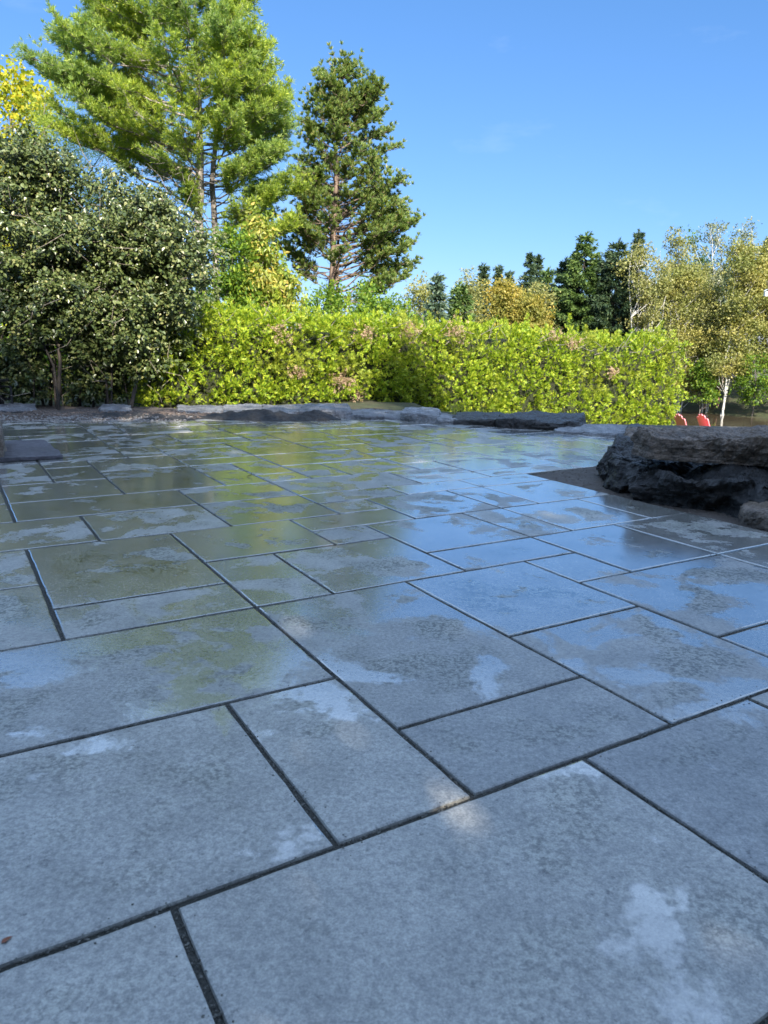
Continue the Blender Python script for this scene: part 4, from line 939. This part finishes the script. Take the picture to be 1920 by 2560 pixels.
# cottage
Yc = 60.0; c0 = aty(1840, 880, Yc)
cot = empty('cottage', (c0.x, Yc, th(c0.x, Yc)), 'grey-roofed cottage half hidden by the birches across the water', 'cottage')
zb = th(c0.x, Yc); ze = aty(1840, 868, Yc).z; zr = aty(1840, 826, Yc).z; hw = 4.2; hd2 = 3.0
g = Geo(); g.box((c0.x+1.2, Yc, (zb+ze)/2), (hw*2, hd2*2, ze-zb)); g.build('wall', plain('dark_wall', (.07, .07, .075), .7), cot)
g = Geo(); x0, x1, y0, y1 = c0.x+1.2-hw-.4, c0.x+1.2+hw+.4, Yc-hd2-.4, Yc+hd2+.4
g.add([(x0, y0, ze-.05), (x1, y0, ze-.05), (x1, Yc, zr), (x0, Yc, zr), (x0, y1, ze-.05), (x1, y1, ze-.05), (x0, y0, ze+.12), (x1, y0, ze+.12), (x1, Yc, zr+.17), (x0, Yc, zr+.17), (x0, y1, ze+.12), (x1, y1, ze+.12)],
      [[6, 7, 8, 9], [9, 8, 11, 10], [0, 3, 2, 1], [3, 4, 5, 2], [0, 1, 7, 6], [4, 10, 11, 5], [0, 6, 9, 3], [3, 9, 10, 4], [1, 2, 8, 7], [2, 5, 11, 8]])
g.build('roof', plain('grey_roof', (.20, .21, .24), .7, 3, .2), cot)
for dx in (-1.6, 1.0, 3.4):
    g = Geo(); g.box((c0.x+dx, Yc-hd2-.03, (zb+ze)/2+.2), (1.3, .12, 1.2)); wn = g.build('window', plain('window_glass', (.02, .022, .025), .15), cot)
# picnic table, bench, white lantern box
def picnic(name, label, px, py, Y, col, w_, cat, top_h):
    a = aty(px, py, Y); zb = th(a.x, Y); r = empty(name, (a.x, Y, zb), label, cat); mt_ = plain(name+'_wood', col, .7)
    hgt = max(.35, a.z-zb)
    for k in range(3):
        g = Geo(); g.box((a.x, Y-.16+k*.16, zb+hgt), (w_, .14, .05)); g.build('board', mt_, r)
    for sx in (-1, 1):
        g = Geo(); g.box((a.x+sx*w_*.38, Y, zb+hgt/2-.03), (.09, .4, hgt)); g.build('leg', mt_, r)
picnic('picnic_table', 'pale weathered picnic table on the far bank beside the hedge end', 1790, 932, 54, (.62, .47, .38), 1.25, 'table', .75)
picnic('low_bench', 'low reddish wooden bench below the pale table on the far bank', 1783, 962, 49.5, (.50, .28, .20), 1.0, 'bench', .4)
a = aty(1916, 734, 44.5); r = empty('birdhouse', (a.x, 44.5, th(a.x, 44.5)), 'small white box hanging among the golden leaves at the right edge', 'birdhouse')
g = Geo(); g.box((a.x, 44.5, a.z), (.2, .2, .28)); g.add([(a.x-.13, 44.36, a.z+.14), (a.x+.13, 44.36, a.z+.14), (a.x+.13, 44.64, a.z+.14), (a.x-.13, 44.64, a.z+.14), (a.x, 44.36, a.z+.24), (a.x, 44.64, a.z+.24)], [[0, 3, 2, 1], [1, 2, 5, 4], [3, 0, 4, 5]]); g.build('box', plain('white_paint', (.8, .8, .78), .5), r)
g = Geo(); g.tube([(a.x, 44.5, a.z+.2), (a.x+.05, 44.6, a.z+.7)], [.012, .012], 4); g.build('strap', M['darkbark'], r)
a = aty(1798, 921, 53.4); g = Geo(); zb = th(a.x, 53.4)
ph = np.linspace(.0, math.pi, 9); g.tube([(a.x, 53.4, a.z-.16*math.cos(t)) for t in ph], [max(.002, .16*math.sin(t)) for t in ph], 10); g.tube([(a.x, 53.4, zb-.1), (a.x, 53.4, a.z-.1)], [.05, .04], 6)
tag(g.build('globe_lamp', plain('white_globe', (.8, .8, .8), .3), smooth=True), 'white garden globe on a short post behind the pale picnic table', 'lamp')

# ---- red fan-backed garden chairs
M['red'] = plain('red_plastic', (.90, .25, .28), .45, 8, .05)
def adirondack(label, px, Y, rz):
    x = aty(px, 1040, Y).x; zb = aty(px, 1039, Y).z-.96
    r = empty('garden_chair', (0, 0, 0), label, 'chair', 'red garden chairs beyond the rocks')
    def B(g, c, d, rx=0.0, fz=0.0):
        c = np.array(c, float); d = np.array(d)/2; v = np.array([[X_, Y_, Z_] for Z_ in (-1, 1) for Y_ in (-1, 1) for X_ in (-1, 1)], float)*d
        Rz = np.array([[math.cos(fz), 0, math.sin(fz)], [0, 1, 0], [-math.sin(fz), 0, math.cos(fz)]]); Rx = np.array([[1, 0, 0], [0, math.cos(rx), -math.sin(rx)], [0, math.sin(rx), math.cos(rx)]])
        g.add(v@Rz.T@Rx.T+c, [[0, 2, 3, 1], [4, 5, 7, 6], [0, 1, 5, 4], [2, 6, 7, 3], [0, 4, 6, 2], [1, 3, 7, 5]])
    for k in range(6):       # seat slats, front is +y
        g = Geo(); B(g, (0, -.18+k*.095, .25+k*.022), (.52, .085, .022), .22); g.build('seat_slat', M['red'], r)
    for k in range(5):       # fan of back slats, leaning back
        g = Geo(); o_ = k-2; hgt = .80-.022*o_*o_; ol = []
        zl = list(np.linspace(0, 1, 6)); wd = lambda q: .043*(1+.34*q)
        for q in zl: ol.append((o_*(.088+.03*q)+wd(q), q*hgt))
        for q in (.5, 1, 1.57, 2.14, 2.64): ol.append((o_*.118+wd(1)*math.cos(q), hgt+.035*math.sin(q)))
        for q in zl[::-1]: ol.append((o_*(.088+.03*q)-wd(q), q*hgt))
        m_ = len(ol); la = .40; pv = []
        for dy in (0, .02):
            for (x_, h_) in ol: pv.append((x_, -.22-h_*math.sin(la)+dy*math.cos(la), .22+h_*math.cos(la)+dy*math.sin(la)))
        nrm_ = [[k2, (k2+1) % m_, m_+(k2+1) % m_, m_+k2] for k2 in range(m_)]
        mid = len(pv); pv.append(tuple(np.mean(pv[:m_], axis=0))); pv.append(tuple(np.mean(pv[m_:2*m_], axis=0)))
        tri = [[mid, (k2+1) % m_, k2, k2] for k2 in range(m_)]
        g.add(pv, nrm_)
        for k2 in range(m_//2-1):     # close front and back with quads across the slat
            a_, b_, c_, d_ = k2, k2+1, m_-2-k2, m_-1-k2
            g.F.append(np.array([[a_, b_, c_, d_], [m_+d_, m_+c_, m_+b_, m_+a_]]))
        g.build('back_slat', M['red'], r)
    for sx in (-1, 1):
        g = Geo(); B(g, (sx*.33, .05, .58), (.13, .72, .024)); g.build('armrest', M['red'], r)
        g = Geo(); B(g, (sx*.29, .33, .285), (.05, .08, .57)); g.build('front_leg', M['red'], r)
        g = Geo(); B(g, (sx*.27, -.05, .19), (.04, .95, .11), .30); g.build('rear_leg', M['red'], r)
    g = Geo(); B(g, (0, -.40, .62), (.58, .03, .07), .4); g.build('back_brace', M['red'], r)
    r.location = (x, Y, zb); r.rotation_euler = (0, 0, rz)
adirondack('red fan-backed chair, the one in front of the hedge end', 1752, 17.2, math.radians(-88))
adirondack('red fan-backed chair, the one standing clear of the hedge before the water', 1808, 17.6, math.radians(-88))

# ---- black metal bench at the far left
M['black'] = plain('black_metal', (.015, .015, .017), .4)
b0 = aty(0, 980, 10.35); r = empty('metal_bench', (b0.x-.25, 10.35, 0), 'black metal bench cut off by the left edge in front of the shrubs', 'bench')
g = Geo(); zt_ = aty(0, 966, 10.35).z; zl = aty(0, 996, 10.35).z; xr = aty(28, 980, 10.35).x; xl = xr-1.2
for A_, B_ in (((xl, zt_), (xr, zt_)), ((xl, zl), (xr, zl)), ((xr, 0), (xr, zt_)), ((xl, 0), (xl, zt_)), ((xr-.4, zl), (xr-.4, zt_)), ((xr-.8, zl), (xr-.8, zt_))):
    g.tube([(A_[0], 10.35, A_[1]), (B_[0], 10.35, B_[1])], [.016, .016], 6)
g.build('backrest', M['black'], r)
g = Geo(); g.box(((xl+xr)/2, 10.12, .36), (1.2, .4, .03)); g.build('seat', M['black'], r)
for x_ in (xl+.04, xr-.04):
    g = Geo(); g.tube([(x_, 9.94, 0), (x_, 9.94, .35)], [.016, .016], 6); g.build('leg', M['black'], r)

# ---- trees standing behind the photographer: they keep the paving in shade and let small spots of sun through
rng = np.random.default_rng(2024)
M['shade'] = foliage('shade_tree_leaf', [(0, (.04, .08, .015)), (1, (.09, .15, .03))], .2, .5, .3)
for k, (x, y, zc, r_, rz_, n, lb) in enumerate(((-5.8, -4.6, 6.0, 3.9, 4.5, 30000, 'leafy shade tree behind the photographer to the left'), (0.2, -6.2, 6.6, 3.9, 5.1, 37000, 'tallest leafy shade tree right behind the photographer'),
                                    (6.0, -5.0, 6.0, 3.9, 4.5, 30000, 'leafy shade tree behind the photographer to the right'), (-11.6, -3.8, 5.6, 3.6, 4.0, 12000, 'leafy shade tree farthest left behind the photographer'), (11.5, -4, 5.4, 3.4, 3.9, 12000, 'leafy shade tree farthest right behind the photographer'))):
    prof = [(zc-rz_*math.cos(t), x-r_*max(.25, math.sin(t)**.6), x+r_*max(.25, math.sin(t)**.6)) for t in np.linspace(0, math.pi, 9)]
    broad_tree('shade_tree', lb, 'tree', x, y, -.1, prof, M['shade'], M['bark'], n, .25, .20, clumps=150, cs=1.0, trunkr=.2, group='shade trees behind the photographer', dk=.8, shell=.2)

prof = [(0.5, 7.0, 8.7), (9.0, 7.1, 8.6), (11.6, 7.15, 8.5), (13.3, 7.2, 8.4), (13.9, 7.3, 8.3), (14.15, 7.55, 8.05)]
broad_tree('shade_tree', 'narrow tall tree rising above the shade trees behind the photographer', 'tree', 7.8, -6.4, -.1, prof, M['shade'], M['bark'], 40000, .22, .18, clumps=170, cs=.42, trunkr=.15, group='shade trees behind the photographer', dk=.9, shell=.1)
